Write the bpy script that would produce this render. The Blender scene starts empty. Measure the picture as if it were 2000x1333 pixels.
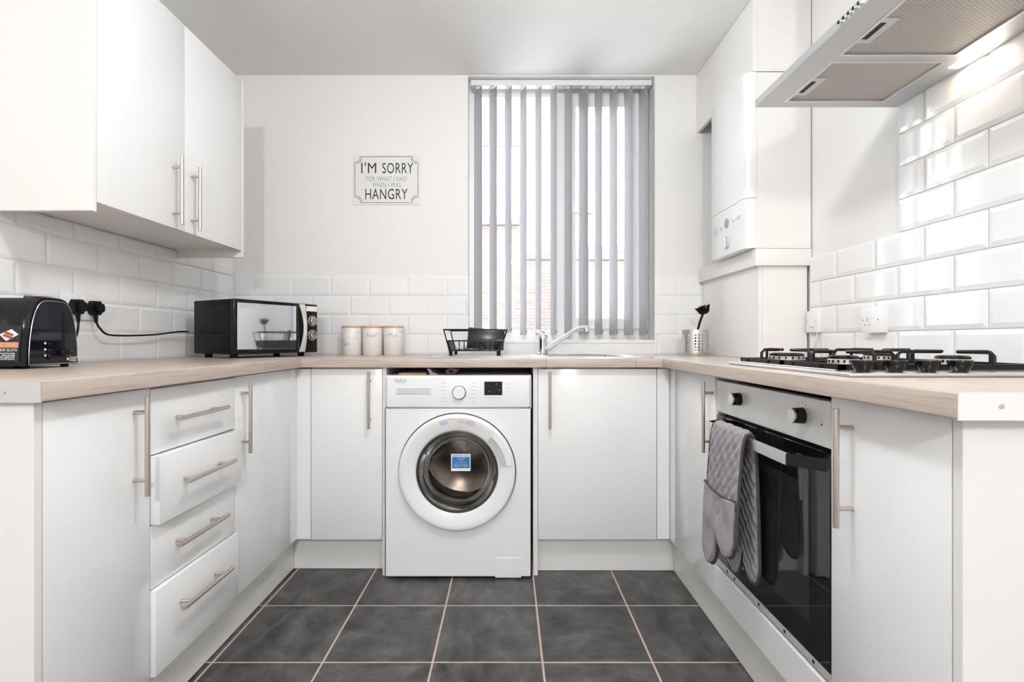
import bpy, bmesh, math, random
from mathutils import Vector, Matrix
random.seed(7)
SC = bpy.context.scene
COL = SC.collection
PI = math.pi

# ------------------------------------------------------------------ camera, world, light, exposure
F = 1005.0                       # focal length in pixels of the 2000 px wide frame
cam_d = bpy.data.cameras.new('camera'); cam = bpy.data.objects.new('camera', cam_d); COL.objects.link(cam)
cam.location = (0, 0, 0.983); cam.rotation_euler = (PI/2, 0, 0)
cam_d.sensor_width = 36; cam_d.lens = 36*F/2000
cam_d.shift_x = 0.0045; cam_d.shift_y = -0.0007
cam_d.clip_start = 0.02
SC.camera = cam

W = bpy.data.worlds.new('world'); SC.world = W; W.use_nodes = True
bg = W.node_tree.nodes['Background']
bg.inputs[0].default_value = (0.90, 0.95, 1.0, 1); bg.inputs[1].default_value = 10.5

def area(name, loc, rot, sx, sy, power, color=(1, 1, 1), shape='RECTANGLE'):
    l = bpy.data.lights.new(name, 'AREA'); l.shape = shape; l.size = sx; l.size_y = sy
    l.energy = power; l.color = color
    o = bpy.data.objects.new(name, l); COL.objects.link(o); o.location = loc; o.rotation_euler = rot
    return o
def bulb(name, loc, power, color, r):
    l = bpy.data.lights.new(name, 'POINT'); l.energy = power; l.color = color; l.shadow_soft_size = r
    o = bpy.data.objects.new(name, l); COL.objects.link(o); o.location = loc
LAMPS = ((0.03, 1.02, 2.17), (0.0, -2.0, 2.17))
bulb('kitchen_bulb', LAMPS[0], 15.5, (0.985, 0.99, 1.0), 0.07)
bulb('rear_fill_bulb', LAMPS[1], 56, (0.985, 0.99, 1.0), 0.07)  # unseen fill lamp, added to brighten surfaces that face the camera
area('hood_lamp_light', (1.2, 1.333, 1.713), (0, 0, 0), 0.03, 0.10, 0.22, (1.0, 0.84, 0.66))
SC.view_settings.view_transform = 'Standard'; SC.view_settings.look = 'None'
SC.view_settings.gamma = 1; SC.view_settings.use_curve_mapping = False
SC.view_settings.exposure = 0.95

# ------------------------------------------------------------------ materials
def mat(name, color, rough=0.5, metal=0.0, var=0.0, scale=20, bump=0.0, bscale=None, coat=0.0, stretch=None, spec=0.5, emit=None):
    m = bpy.data.materials.new(name); m.use_nodes = True
    nt = m.node_tree; b = nt.nodes['Principled BSDF']
    b.inputs['Base Color'].default_value = (*color, 1); b.inputs['Roughness'].default_value = rough
    b.inputs['Metallic'].default_value = metal; b.inputs['Coat Weight'].default_value = coat
    b.inputs['Specular IOR Level'].default_value = spec
    if emit:
        b.inputs['Emission Color'].default_value = (*emit[0], 1); b.inputs['Emission Strength'].default_value = emit[1]
    tc = nt.nodes.new('ShaderNodeTexCoord'); mp = nt.nodes.new('ShaderNodeMapping')
    nt.links.new(tc.outputs['Object'], mp.inputs['Vector'])
    if stretch: mp.inputs['Scale'].default_value = stretch
    nz = nt.nodes.new('ShaderNodeTexNoise'); nz.inputs['Scale'].default_value = scale; nz.inputs['Detail'].default_value = 5
    nt.links.new(mp.outputs[0], nz.inputs['Vector'])
    if var:
        mx = nt.nodes.new('ShaderNodeMix'); mx.data_type = 'RGBA'
        mx.inputs[6].default_value = (*[max(0, c*(1-var)) for c in color], 1)
        mx.inputs[7].default_value = (*[min(1, c*(1+var)) for c in color], 1)
        nt.links.new(nz.outputs['Fac'], mx.inputs[0]); nt.links.new(mx.outputs[2], b.inputs['Base Color'])
    if bump:
        bp = nt.nodes.new('ShaderNodeBump'); bp.inputs['Strength'].default_value = bump; bp.inputs['Distance'].default_value = 0.002
        n2 = nt.nodes.new('ShaderNodeTexNoise'); n2.inputs['Scale'].default_value = bscale or scale
        nt.links.new(mp.outputs[0], n2.inputs['Vector'])
        nt.links.new(n2.outputs['Fac'], bp.inputs['Height']); nt.links.new(bp.outputs[0], b.inputs['Normal'])
    return m

def ramp_mat(name, stops, scale, stretch=None, rough=0.4, detail=8, bump=0.0, distort=0.0, spec=0.5, rvar=0.0):
    m = bpy.data.materials.new(name); m.use_nodes = True; nt = m.node_tree; b = nt.nodes['Principled BSDF']
    tc = nt.nodes.new('ShaderNodeTexCoord'); mp = nt.nodes.new('ShaderNodeMapping')
    oi = nt.nodes.new('ShaderNodeObjectInfo'); ad = nt.nodes.new('ShaderNodeVectorMath'); ad.operation = 'MULTIPLY_ADD'
    ad.inputs[1].default_value = (1, 1, 1)
    rm = nt.nodes.new('ShaderNodeVectorMath'); rm.operation = 'SCALE'; rm.inputs[0].default_value = (7, 11, 5)
    nt.links.new(oi.outputs['Random'], rm.inputs['Scale'])
    nt.links.new(tc.outputs['Object'], ad.inputs[0]); nt.links.new(rm.outputs[0], ad.inputs[2])
    nt.links.new(ad.outputs[0], mp.inputs['Vector'])
    if stretch: mp.inputs['Scale'].default_value = stretch
    nz = nt.nodes.new('ShaderNodeTexNoise'); nz.inputs['Scale'].default_value = scale; nz.inputs['Detail'].default_value = detail
    nz.inputs['Distortion'].default_value = distort; nz.inputs['Roughness'].default_value = 0.62
    nt.links.new(mp.outputs[0], nz.inputs['Vector'])
    r = nt.nodes.new('ShaderNodeValToRGB'); el = r.color_ramp.elements
    el[0].position, el[0].color = stops[0][0], (*stops[0][1], 1)
    el[1].position, el[1].color = stops[-1][0], (*stops[-1][1], 1)
    for p, c in stops[1:-1]:
        e = el.new(p); e.color = (*c, 1)
    nt.links.new(nz.outputs['Fac'], r.inputs[0]); nt.links.new(r.outputs[0], b.inputs['Base Color'])
    b.inputs['Roughness'].default_value = rough; b.inputs['Specular IOR Level'].default_value = spec
    if rvar:
        ma = nt.nodes.new('ShaderNodeMath'); ma.operation = 'MULTIPLY_ADD'; ma.inputs[1].default_value = rvar; ma.inputs[2].default_value = rough - rvar/2
        nt.links.new(nz.outputs['Fac'], ma.inputs[0]); nt.links.new(ma.outputs[0], b.inputs['Roughness'])
    if bump:
        bp = nt.nodes.new('ShaderNodeBump'); bp.inputs['Strength'].default_value = bump; bp.inputs['Distance'].default_value = 0.003
        nt.links.new(nz.outputs['Fac'], bp.inputs['Height']); nt.links.new(bp.outputs[0], b.inputs['Normal'])
    return m

M = {}
M['paint'] = mat('wall_paint', (0.855, 0.845, 0.83), 0.75, var=0.012, scale=3, bump=0.12, bscale=140)
M['ceiling'] = mat('ceiling_paint', (0.87, 0.865, 0.855), 0.85, var=0.012, scale=2, bump=0.1, bscale=90)
M['white_trim'] = mat('white_trim_paint', (0.86, 0.845, 0.82), 0.5, var=0.02, scale=6, bump=0.08, bscale=60)
M['gloss'] = mat('white_gloss_board', (0.87, 0.868, 0.862), 0.17, var=0.006, scale=3)
M['carcass'] = mat('white_carcass_board', (0.85, 0.845, 0.83), 0.4, var=0.01, scale=5)
M['endpanel'] = mat('off_white_panel', (0.855, 0.84, 0.815), 0.32, var=0.01, scale=5)
M['plinth'] = mat('white_plinth_board', (0.84, 0.83, 0.81), 0.28, var=0.03, scale=4)
M['tile'] = mat('white_glazed_ceramic', (0.87, 0.87, 0.87), 0.07, var=0.012, scale=2.0, bump=0.05, bscale=6)
M['grout'] = mat('off_white_grout', (0.84, 0.835, 0.825), 0.85, var=0.05, scale=60)
M['slate'] = ramp_mat('slate_effect_porcelain', [(0.32, (0.024, 0.023, 0.0225)), (0.46, (0.062, 0.060, 0.059)), (0.55, (0.085, 0.083, 0.081)), (0.70, (0.15, 0.143, 0.136))], 9, (1, 1.5, 1), 0.36, 14, 0.3, 0.35, rvar=0.25)
M['floorgrout'] = mat('sandy_floor_grout', (0.60, 0.47, 0.36), 0.9, var=0.12, scale=25)
oak = [(0.30, (0.40, 0.315, 0.26)), (0.44, (0.52, 0.43, 0.365)), (0.56, (0.59, 0.50, 0.43)), (0.72, (0.475, 0.385, 0.325))]
M['oak_x'] = ramp_mat('pale_oak_grain_along_x', oak, 16, (0.3, 7, 9), 0.32, 6, 0.03, 0.3)
M['oak_y'] = ramp_mat('pale_oak_grain_along_y', oak, 16, (7, 0.3, 9), 0.32, 6, 0.03, 0.3)
M['nickel'] = mat('brushed_nickel', (0.60, 0.545, 0.48), 0.32, 1.0, var=0.04, scale=200, stretch=(1, 1, 0.05))
M['steel'] = mat('brushed_stainless', (0.66, 0.66, 0.66), 0.3, 1.0, var=0.04, scale=120, stretch=(0.05, 1, 1))
M['steel_fascia'] = mat('silver_painted_steel', (0.66, 0.655, 0.64), 0.42, 0.35, var=0.03, scale=300, stretch=(1, 0.05, 1))
M['handle_cream'] = mat('pale_metallic_plastic', (0.72, 0.69, 0.65), 0.35, 0.4, var=0.02)
M['chrome'] = mat('chrome', (0.82, 0.82, 0.83), 0.06, 1.0, var=0.01)
M['hood'] = mat('silver_hood_steel', (0.56, 0.56, 0.57), 0.36, 0.75, var=0.04, scale=150, stretch=(1, 0.03, 1))
M['black'] = mat('black_gloss_plastic', (0.004, 0.004, 0.005), 0.1, var=0.1, spec=0.35)
M['black_matte'] = mat('black_matte_plastic', (0.004, 0.004, 0.0045), 0.4, var=0.1, spec=0.22)
M['enamel'] = mat('black_enamel', (0.005, 0.005, 0.006), 0.3, var=0.2, scale=60, spec=0.3)
M['rubber'] = mat('dark_rubber', (0.010, 0.010, 0.011), 0.6, var=0.1, spec=0.2)
M['white_plastic'] = mat('white_plastic', (0.86, 0.86, 0.86), 0.28, var=0.005)
M['machine'] = mat('white_enamelled_steel', (0.86, 0.862, 0.868), 0.25, var=0.005)
M['grey_print'] = mat('grey_print', (0.35, 0.35, 0.37), 0.6, var=0.03)
M['pale_print'] = mat('pale_grey_print', (0.60, 0.60, 0.61), 0.6, var=0.03)
M['black_print'] = mat('black_print', (0.02, 0.02, 0.022), 0.6, var=0.05)
M['white_print'] = mat('white_print', (0.85, 0.85, 0.85), 0.5, var=0.01)
M['sign'] = mat('sign_white_metal', (0.80, 0.79, 0.775), 0.45, var=0.01)
M['blue'] = mat('blue_sticker', (0.03, 0.17, 0.47), 0.4, var=0.05)
M['pale_blue'] = mat('pale_blue_sticker', (0.45, 0.62, 0.72), 0.4, var=0.02)
M['orange'] = mat('orange_print', (0.78, 0.35, 0.20), 0.45, var=0.25, scale=120)
M['orange_pale'] = mat('pale_orange_print', (0.80, 0.60, 0.50), 0.45, var=0.1, scale=120)
M['toast'] = mat('toast_brown_print', (0.38, 0.10, 0.04), 0.5, var=0.4, scale=150)
M['upvc'] = mat('white_upvc', (0.82, 0.825, 0.82), 0.3, var=0.005)
M['mesh_filter'] = None
M['wood_lid'] = mat('pale_bamboo', (0.66, 0.42, 0.22), 0.5, var=0.12, scale=30, stretch=(1, 8, 1))
M['canister'] = ramp_mat('birch_marble_ceramic', [(0.33, (0.50, 0.46, 0.42)), (0.39, (0.80, 0.77, 0.74)), (0.8, (0.84, 0.82, 0.80))], 9, (1, 1, 3), 0.3, 7, 0.0, 0.8)
M['purple'] = mat('lilac_towel', (0.36, 0.27, 0.42), 0.95, var=0.3, scale=80, bump=0.5, bscale=400)
M['board'] = mat('tan_board', (0.55, 0.36, 0.2), 0.6, var=0.12, scale=20)
M['tray'] = mat('dark_coated_tray', (0.010, 0.007, 0.012), 0.25, var=0.15, scale=30)
M['drum'] = mat('drum_steel', (0.50, 0.44, 0.40), 0.22, 1.0, var=0.15, scale=8)
M['gasket'] = mat('grey_gasket', (0.045, 0.048, 0.05), 0.35, var=0.1)
M['oven_glass'] = mat('black_oven_glass', (0.006, 0.006, 0.008), 0.035, var=0.1, spec=0.6)
M['oven_window'] = mat('smoked_oven_window', (0.02, 0.022, 0.026), 0.03, var=0.1, spec=0.6)
M['mirror_glass'] = mat('silvered_microwave_glass', (0.80, 0.84, 0.90), 0.04, 0.95, var=0.01)
M['toaster_panel'] = mat('gloss_graphite_panel', (0.006, 0.0075, 0.012), 0.05, 0.0, var=0.05)
M['burner'] = mat('burner_alloy', (0.62, 0.55, 0.46), 0.45, 0.7, var=0.2, scale=60)
M['glove'] = mat('grey_quilted_cotton', (0.33, 0.305, 0.325), 0.92, var=0.14, scale=90, bump=0.35, bscale=500)
M['binding'] = mat('charcoal_binding', (0.06, 0.06, 0.07), 0.9, var=0.2, scale=90)
M['lamp_lens'] = mat('warm_lamp_lens', (0.9, 0.85, 0.75), 0.4, emit=((1.0, 0.86, 0.68), 2.5))
M['lamp_dome'] = mat('opal_lamp_lens', (0.9, 0.9, 0.88), 0.4, emit=((1.0, 0.96, 0.9), 3.0))
M['render'] = mat('outdoor_paint', (0.75, 0.75, 0.75), 0.7, var=0.02)
M['sillstone'] = mat('green_grey_stone', (0.055, 0.072, 0.068), 0.8, var=0.1)
M['stone'] = mat('grey_coping_stone', (0.052, 0.053, 0.056), 0.85, var=0.15, scale=6)
M['ground'] = mat('outdoor_paving', (0.50, 0.50, 0.47), 0.9, var=0.2, scale=3)
M['dark_pane'] = mat('far_window_glass', (0.55, 0.58, 0.6), 0.08, var=0.02)

def brick_mat():
    m = bpy.data.materials.new('outdoor_brick'); m.use_nodes = True; nt = m.node_tree; b = nt.nodes['Principled BSDF']
    tc = nt.nodes.new('ShaderNodeTexCoord'); mp = nt.nodes.new('ShaderNodeMapping'); mp.inputs['Rotation'].default_value = (PI/2, 0, 0)
    br = nt.nodes.new('ShaderNodeTexBrick'); br.inputs['Scale'].default_value = 1
    br.inputs['Brick Width'].default_value = 0.225; br.inputs['Row Height'].default_value = 0.075; br.inputs['Mortar Size'].default_value = 0.007
    br.inputs['Color1'].default_value = (0.060, 0.044, 0.040, 1); br.inputs['Color2'].default_value = (0.074, 0.058, 0.052, 1); br.inputs['Mortar'].default_value = (0.09, 0.085, 0.08, 1)
    nt.links.new(tc.outputs['Object'], mp.inputs[0]); nt.links.new(mp.outputs[0], br.inputs['Vector'])
    nt.links.new(br.outputs['Color'], b.inputs['Base Color']); b.inputs['Roughness'].default_value = 0.85
    return m
M['brick'] = brick_mat()

def glass_mat(name, tint, refl=1.0):
    m = bpy.data.materials.new(name); m.use_nodes = True; nt = m.node_tree
    nt.nodes.remove(nt.nodes['Principled BSDF']); out = nt.nodes['Material Output']
    t = nt.nodes.new('ShaderNodeBsdfTransparent'); t.inputs[0].default_value = (*tint, 1)
    g = nt.nodes.new('ShaderNodeBsdfGlossy'); g.inputs['Roughness'].default_value = 0.02
    fr = nt.nodes.new('ShaderNodeFresnel'); fr.inputs[0].default_value = 1.45
    mu = nt.nodes.new('ShaderNodeMath'); mu.operation = 'MULTIPLY'; mu.inputs[1].default_value = refl
    mx = nt.nodes.new('ShaderNodeMixShader')
    nt.links.new(fr.outputs[0], mu.inputs[0]); nt.links.new(mu.outputs[0], mx.inputs[0])
    nt.links.new(t.outputs[0], mx.inputs[1]); nt.links.new(g.outputs[0], mx.inputs[2]); nt.links.new(mx.outputs[0], out.inputs[0])
    return m
M['glass'] = glass_mat('window_glass', (0.97, 0.985, 0.98), 0.7)
M['bowl_glass'] = glass_mat('washer_bowl_glass', (0.66, 0.665, 0.66), 0.55)

def fabric_mat():
    m = bpy.data.materials.new('blind_fabric'); m.use_nodes = True; nt = m.node_tree
    nt.nodes.remove(nt.nodes['Principled BSDF']); out = nt.nodes['Material Output']
    d = nt.nodes.new('ShaderNodeBsdfDiffuse'); t = nt.nodes.new('ShaderNodeBsdfTranslucent')
    nz = nt.nodes.new('ShaderNodeTexNoise'); nz.inputs['Scale'].default_value = 300
    r = nt.nodes.new('ShaderNodeValToRGB'); r.color_ramp.elements[0].color = (0.34, 0.32, 0.335, 1); r.color_ramp.elements[1].color = (0.41, 0.39, 0.405, 1)
    nt.links.new(nz.outputs['Fac'], r.inputs[0]); nt.links.new(r.outputs[0], d.inputs[0])
    t.inputs[0].default_value = (0.50, 0.48, 0.51, 1)
    mx = nt.nodes.new('ShaderNodeMixShader'); mx.inputs[0].default_value = 0.16
    nt.links.new(d.outputs[0], mx.inputs[1]); nt.links.new(t.outputs[0], mx.inputs[2]); nt.links.new(mx.outputs[0], out.inputs[0])
    return m
M['fabric'] = fabric_mat()

def filter_mat():
    m = bpy.data.materials.new('ribbed_grease_filter'); m.use_nodes = True; nt = m.node_tree; b = nt.nodes['Principled BSDF']
    tc = nt.nodes.new('ShaderNodeTexCoord')
    wv = nt.nodes.new('ShaderNodeTexWave'); wv.bands_direction = 'DIAGONAL'; wv.wave_profile = 'SIN'; wv.inputs['Scale'].default_value = 42
    w2 = nt.nodes.new('ShaderNodeTexWave'); w2.bands_direction = 'Y'; w2.inputs['Scale'].default_value = 60
    nt.links.new(tc.outputs['Object'], wv.inputs[0]); nt.links.new(tc.outputs['Object'], w2.inputs[0])
    ad = nt.nodes.new('ShaderNodeMath'); ad.operation = 'MULTIPLY'
    nt.links.new(wv.outputs['Fac'], ad.inputs[0]); nt.links.new(w2.outputs['Fac'], ad.inputs[1])
    r = nt.nodes.new('ShaderNodeValToRGB'); r.color_ramp.elements[0].color = (0.40, 0.37, 0.34, 1); r.color_ramp.elements[1].color = (0.76, 0.72, 0.66, 1)
    nt.links.new(ad.outputs[0], r.inputs[0]); nt.links.new(r.outputs[0], b.inputs['Base Color'])
    b.inputs['Roughness'].default_value = 0.5; b.inputs['Metallic'].default_value = 0.3
    bp = nt.nodes.new('ShaderNodeBump'); bp.inputs['Strength'].default_value = 0.5; bp.inputs['Distance'].default_value = 0.002
    nt.links.new(ad.outputs[0], bp.inputs['Height']); nt.links.new(bp.outputs[0], b.inputs['Normal'])
    return m
M['mesh_filter'] = filter_mat()

# ------------------------------------------------------------------ mesh helpers
def BM(): return bmesh.new()
def box(bm, x0, x1, y0, y1, z0, z1, bev=0.0, seg=2):
    b2 = bmesh.new() if bev else bm
    vs = [b2.verts.new((x, y, z)) for z in (z0, z1) for y in (y0, y1) for x in (x0, x1)]
    for f in ((0, 2, 3, 1), (4, 5, 7, 6), (0, 1, 5, 4), (2, 6, 7, 3), (0, 4, 6, 2), (1, 3, 7, 5)):
        b2.faces.new([vs[i] for i in f])
    if bev:
        bmesh.ops.bevel(b2, geom=b2.edges[:], offset=bev, segments=seg, affect='EDGES', profile=0.5)
        merge(bm, b2)
    return bm
def merge(bm, b2, mx=None):
    mp = {}
    for v in b2.verts: mp[v] = bm.verts.new(mx @ v.co if mx else v.co)
    for f in b2.faces:
        try: bm.faces.new([mp[v] for v in f.verts])
        except ValueError: pass
    b2.free()
def tube(bm, pts, r, n=8, cap=True, closed=False):
    pts = [Vector(p) for p in pts]; rings = []; N = len(pts)
    up = None
    for i, p in enumerate(pts):
        a = pts[i-1] if (i or closed) else p; c = pts[(i+1) % N] if (i < N-1 or closed) else p
        d = (c-a).normalized() if (c-a).length > 1e-9 else Vector((0, 0, 1))
        if up is None: up = Vector((0, 0, 1)) if abs(d.z) < 0.9 else Vector((1, 0, 0))
        s = d.cross(up)
        if s.length < 1e-5: s = d.orthogonal()
        s.normalize(); u = s.cross(d).normalized(); up = u
        rr = r[i] if isinstance(r, (list, tuple)) else r
        rings.append([bm.verts.new(p+rr*(math.cos(2*PI*k/n)*s+math.sin(2*PI*k/n)*u)) for k in range(n)])
    for i in range(N if closed else N-1):
        A, B = rings[i], rings[(i+1) % N]
        for k in range(n): bm.faces.new((A[k], A[(k+1) % n], B[(k+1) % n], B[k]))
    if cap and not closed: bm.faces.new(rings[0][::-1]); bm.faces.new(rings[-1])
    return bm
def lathe(bm, prof, c=(0, 0, 0), axis='z', n=48, a0=0, a1=2*PI, cap=True):
    """prof: list of (radius, height along the axis)"""
    full = abs(a1-a0-2*PI) < 1e-6; k = n if full else n+1; rings = []
    for r, h in prof:
        ring = []
        for i in range(k):
            a = a0+(a1-a0)*i/n; p, q = r*math.cos(a), r*math.sin(a)
            co = {'z': (p, q, h), 'y': (p, h, q), 'x': (h, p, q)}[axis]
            ring.append(bm.verts.new((c[0]+co[0], c[1]+co[1], c[2]+co[2])))
        rings.append(ring)
    for A, B in zip(rings, rings[1:]):
        for i in range(n if full else n):
            j = (i+1) % k
            if not full and i == n: continue
            bm.faces.new((A[i], A[j], B[j], B[i]))
    if full and cap:
        for ring, (r, h) in ((rings[0], prof[0]), (rings[-1], prof[-1])):
            if r > 1e-6 and prof[0] != prof[-1]:
                try: bm.faces.new(ring)
                except ValueError: pass
    return bm
def disc(bm, r, h, c, axis='z', n=32, t=0.002): return lathe(bm, [(r, h), (r, h+t)], c, axis, n)
def prism(bm, poly, axis, a, b):
    """poly: 2D outline; axis: extrusion axis"""
    def co(p, h): return {'x': (h, p[0], p[1]), 'y': (p[0], h, p[1]), 'z': (p[0], p[1], h)}[axis]
    A = [bm.verts.new(co(p, a)) for p in poly]; B = [bm.verts.new(co(p, b)) for p in poly]; n = len(poly)
    bm.faces.new(A); bm.faces.new(B[::-1])
    for i in range(n): bm.faces.new((A[i], B[i], B[(i+1) % n], A[(i+1) % n]))
    return bm
def mesh_of(name, bm, material, smooth=None):
    bmesh.ops.recalc_face_normals(bm, faces=bm.faces[:])
    me = bpy.data.meshes.new(name); bm.to_mesh(me); bm.free(); me.materials.append(material)
    if smooth:
        for p in me.polygons: p.use_smooth = True
        me.set_sharp_from_angle(angle=math.radians(smooth))
    return me
ROOT = {}
def root_loc(o):
    while o is not None:
        if o in ROOT: return ROOT[o]
        o = o.parent
    return Vector((0, 0, 0))
def thing(name, label, cat, loc=(0, 0, 0), rz=0, group=None, local=False):
    o = bpy.data.objects.new(name, None); COL.objects.link(o); o.empty_display_size = 0.05
    o.location = loc; o.rotation_euler = (0, 0, rz); ROOT[o] = Vector((0, 0, 0)) if local else Vector(loc)
    o['label'] = label; o['category'] = cat
    if group: o['group'] = group
    return o
def part(name, bm, material, parent, smooth=None, label=None):
    """vertices in world metres (or in the thing's own frame when the thing is local)"""
    if parent is not None:
        l = root_loc(parent)
        if l.length: bmesh.ops.translate(bm, verts=bm.verts[:], vec=-l)
    o = bpy.data.objects.new(name, mesh_of(name, bm, M[material] if isinstance(material, str) else material, smooth)); COL.objects.link(o)
    o.parent = parent
    if label: o['label'] = label
    return o
def inst(name, me, parent, loc, rot=(0, 0, 0), scale=None):
    o = bpy.data.objects.new(name, me); COL.objects.link(o); o.parent = parent
    o.location = Vector(loc)-root_loc(parent); o.rotation_euler = rot
    if scale: o.scale = scale
    return o
def struct(name, bm, material, smooth=None):
    o = part(name, bm, material, None, smooth); o['kind'] = 'structure'; ROOT[o] = Vector((0, 0, 0)); return o
def single(name, bm, material, label, cat, group=None, smooth=None):
    o = part(name, bm, material, None, smooth); o['label'] = label; o['category'] = cat
    if group: o['group'] = group
    return o
def text_bm(s, size, depth=0.0006, offset=0.0, sx=1.0, align='CENTER', shear=0.0, width=None, space=1.0):
    cu = bpy.data.curves.new('t', 'FONT'); cu.body = s; cu.size = size; cu.extrude = depth/2; cu.offset = offset
    cu.align_x = align; cu.align_y = 'CENTER'; cu.resolution_u = 3; cu.shear = shear; cu.space_character = space
    ob = bpy.data.objects.new('t', cu); COL.objects.link(ob)
    dg = bpy.context.evaluated_depsgraph_get(); me = bpy.data.meshes.new_from_object(ob.evaluated_get(dg))
    bm = bmesh.new(); bm.from_mesh(me); bmesh.ops.scale(bm, vec=(sx, 1, 1), verts=bm.verts[:])
    if width:
        xs = [v.co.x for v in bm.verts]; k = width/(max(xs)-min(xs)); m0 = (max(xs)+min(xs))/2
        for v in bm.verts: v.co.x = (v.co.x-m0)*k
    bpy.data.objects.remove(ob); bpy.data.curves.remove(cu); bpy.data.meshes.remove(me)
    return bm
# text plane to world: facing -Y (towards the camera), facing +X, facing -X
FACE = {'-y': Matrix(((1, 0, 0), (0, 0, -1), (0, 1, 0))).to_4x4(),
        '+x': Matrix(((0, 0, 1), (1, 0, 0), (0, 1, 0))).to_4x4(),
        '-x': Matrix(((0, 0, -1), (-1, 0, 0), (0, 1, 0))).to_4x4()}
def text_into(bm, s, size, at, face='-y', **k):
    t = text_bm(s, size, **k); merge(bm, t, Matrix.Translation(at) @ FACE[face])

# ------------------------------------------------------------------ room dimensions
XL, XR, YB, YR, ZC = -1.45, 1.24, 2.72, -4.2, 2.385
WT, WTB = 0.908, 0.870           # worktop top and underside
WX0, WX1, WZ0, WZ1 = -0.208, 0.780, 0.978, 2.380    # window opening

# ------------------------------------------------------------------ floor with tiles
bm = BM(); box(bm, XL-0.12, XR+0.12, YR-0.12, YB+0.25, -0.1, -0.0016)
floor = struct('floor', bm, 'floorgrout')
TP = 0.336
def slab_mesh(name, w, h, t, bev, material):
    b = BM(); box(b, -w/2, w/2, -h/2, h/2, 0, t, bev, 1); return mesh_of(name, b, M[material])
ft = slab_mesh('floor_tile', TP-0.006, TP-0.006, 0.010, 0.0012, 'slate')
tx0 = (1047.6-991)/ (518.0/0.983); ty0 = F*0.983/518.0
for j in range(-16, 5):
    for i in range(-6, 6):
        cx, cy = tx0+(i+0.5)*TP, ty0+(j+0.5)*TP
        if (cx < -0.93-TP/2 or cx > 0.72+TP/2) and cy > 1.0: continue
        a, b = max(cx-TP/2+0.003, XL+0.002), min(cx+TP/2-0.003, XR-0.002)
        if b-a < 0.02 or cy-TP/2 < YR or cy+TP/2 > YB-0.02: continue
        full = b-a > TP-0.0065
        o = inst('tile', ft if full else slab_mesh('cut_floor_tile', b-a, TP-0.006, 0.010, 0.0012, 'slate'), floor, ((a+b)/2, cy, 0), (0, 0, random.choice((0, PI/2, PI, -PI/2)) if full else 0))
        o.location.z = -0.0105+random.uniform(-0.0003, 0.0003)

# ------------------------------------------------------------------ walls, ceiling
bm = BM(); box(bm, XL-0.12, XR+0.12, YR-0.12, YB+0.25, ZC, ZC+0.1); ceiling = struct('ceiling', bm, 'ceiling')
bm = BM(); box(bm, XL-0.12, XL, YR, YB+0.23, -0.004, ZC); wall_left = struct('wall_left', bm, 'paint')
bm = BM(); box(bm, XR, XR+0.12, YR, YB+0.23, -0.004, ZC); wall_right = struct('wall_right', bm, 'paint')
bm = BM()
box(bm, XL, WX0, YB, YB+0.23, -0.004, ZC); box(bm, WX1, XR, YB, YB+0.23, -0.004, ZC)
box(bm, WX0, WX1, YB, YB+0.23, -0.004, WZ0-0.012); box(bm, WX0, WX1, YB, YB+0.23, WZ1, ZC)
wall_back = struct('wall_back', bm, 'paint')
bm = BM(); box(bm, XL, XR, YR-0.12, YR, -0.004, ZC); wall_rear = struct('wall_rear', bm, 'paint')

# wall tiles: 200 x 100 metro, bevelled, each one its own object
TW, TH, TG = 0.2, 0.1, 0.003
def metro(name, w, h, t=0.008, e=0.013):
    b = BM(); e = min(e, w*0.3, h*0.3)
    a = [(-w/2, -h/2), (w/2, -h/2), (w/2, h/2), (-w/2, h/2)]; c = [(-w/2+e, -h/2+e), (w/2-e, -h/2+e), (w/2-e, h/2-e), (-w/2+e, h/2-e)]
    v0 = [b.verts.new((p[0], 0, p[1])) for p in a]; v1 = [b.verts.new((p[0], -t*0.55, p[1])) for p in a]; v2 = [b.verts.new((p[0], -t, p[1])) for p in c]
    b.faces.new(v0)
    for A, B in ((v0, v1), (v1, v2)):
        for i in range(4): b.faces.new((A[i], A[(i+1) % 4], B[(i+1) % 4], B[i]))
    b.faces.new(v2)
    return mesh_of(name, b, M['tile'])
_tm = {}
def tile_mesh(w, h, soft=False):
    k = (round(w, 3), round(h, 3), soft)
    if k not in _tm: _tm[k] = metro('metro_tile', k[0], k[1], 0.0042 if soft else 0.008, 0.009 if soft else 0.013)
    return _tm[k]
def tile_rows(parent, rows, u0, u1, joint, place, skip=None, soft=False):
    """rows: list of (index, z0, z1); u runs along the wall; joint(index) gives one joint position"""
    p = TW+TG
    for idx, z0, z1 in rows:
        j = joint(idx); k = math.floor((u0-j)/p)-1; u = j+k*p
        while u < u1:
            segs = [(max(u+TG/2, u0), min(u+p-TG/2, u1))]
            if skip:
                s0, s1, sz0, sz1 = skip; out = []
                for a, b in segs:
                    if z1 > sz0+0.02 and z0 < sz1-0.02:
                        if b <= s0 or a >= s1: out.append((a, b))
                        else:
                            if a < s0: out.append((a, s0))
                            if b > s1: out.append((s1, b))
                    else: out.append((a, b))
                segs = out
            for a, b in segs:
                if b-a > 0.012: place(parent, tile_mesh(b-a, z1-z0, soft), (a+b)/2, (z0+z1)/2)
            u += p
RP = TH+TG
def row(i): return (i, WT+0.003+i*RP, WT+0.003+i*RP+TH)
g = lambda *a: part('grout', box(BM(), *a), 'grout', a_parent)
a_parent = wall_back
g(XL, WX0, YB-0.004, YB, WT, row(3)[2]); g(WX1, XR, YB-0.004, YB, WT, row(3)[2]); g(WX0, WX1, YB-0.004, YB, WT, WZ0-0.014)
def pb(par, me, u, z): inst('tile', me, par, (u, YB-0.003, z))
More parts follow.
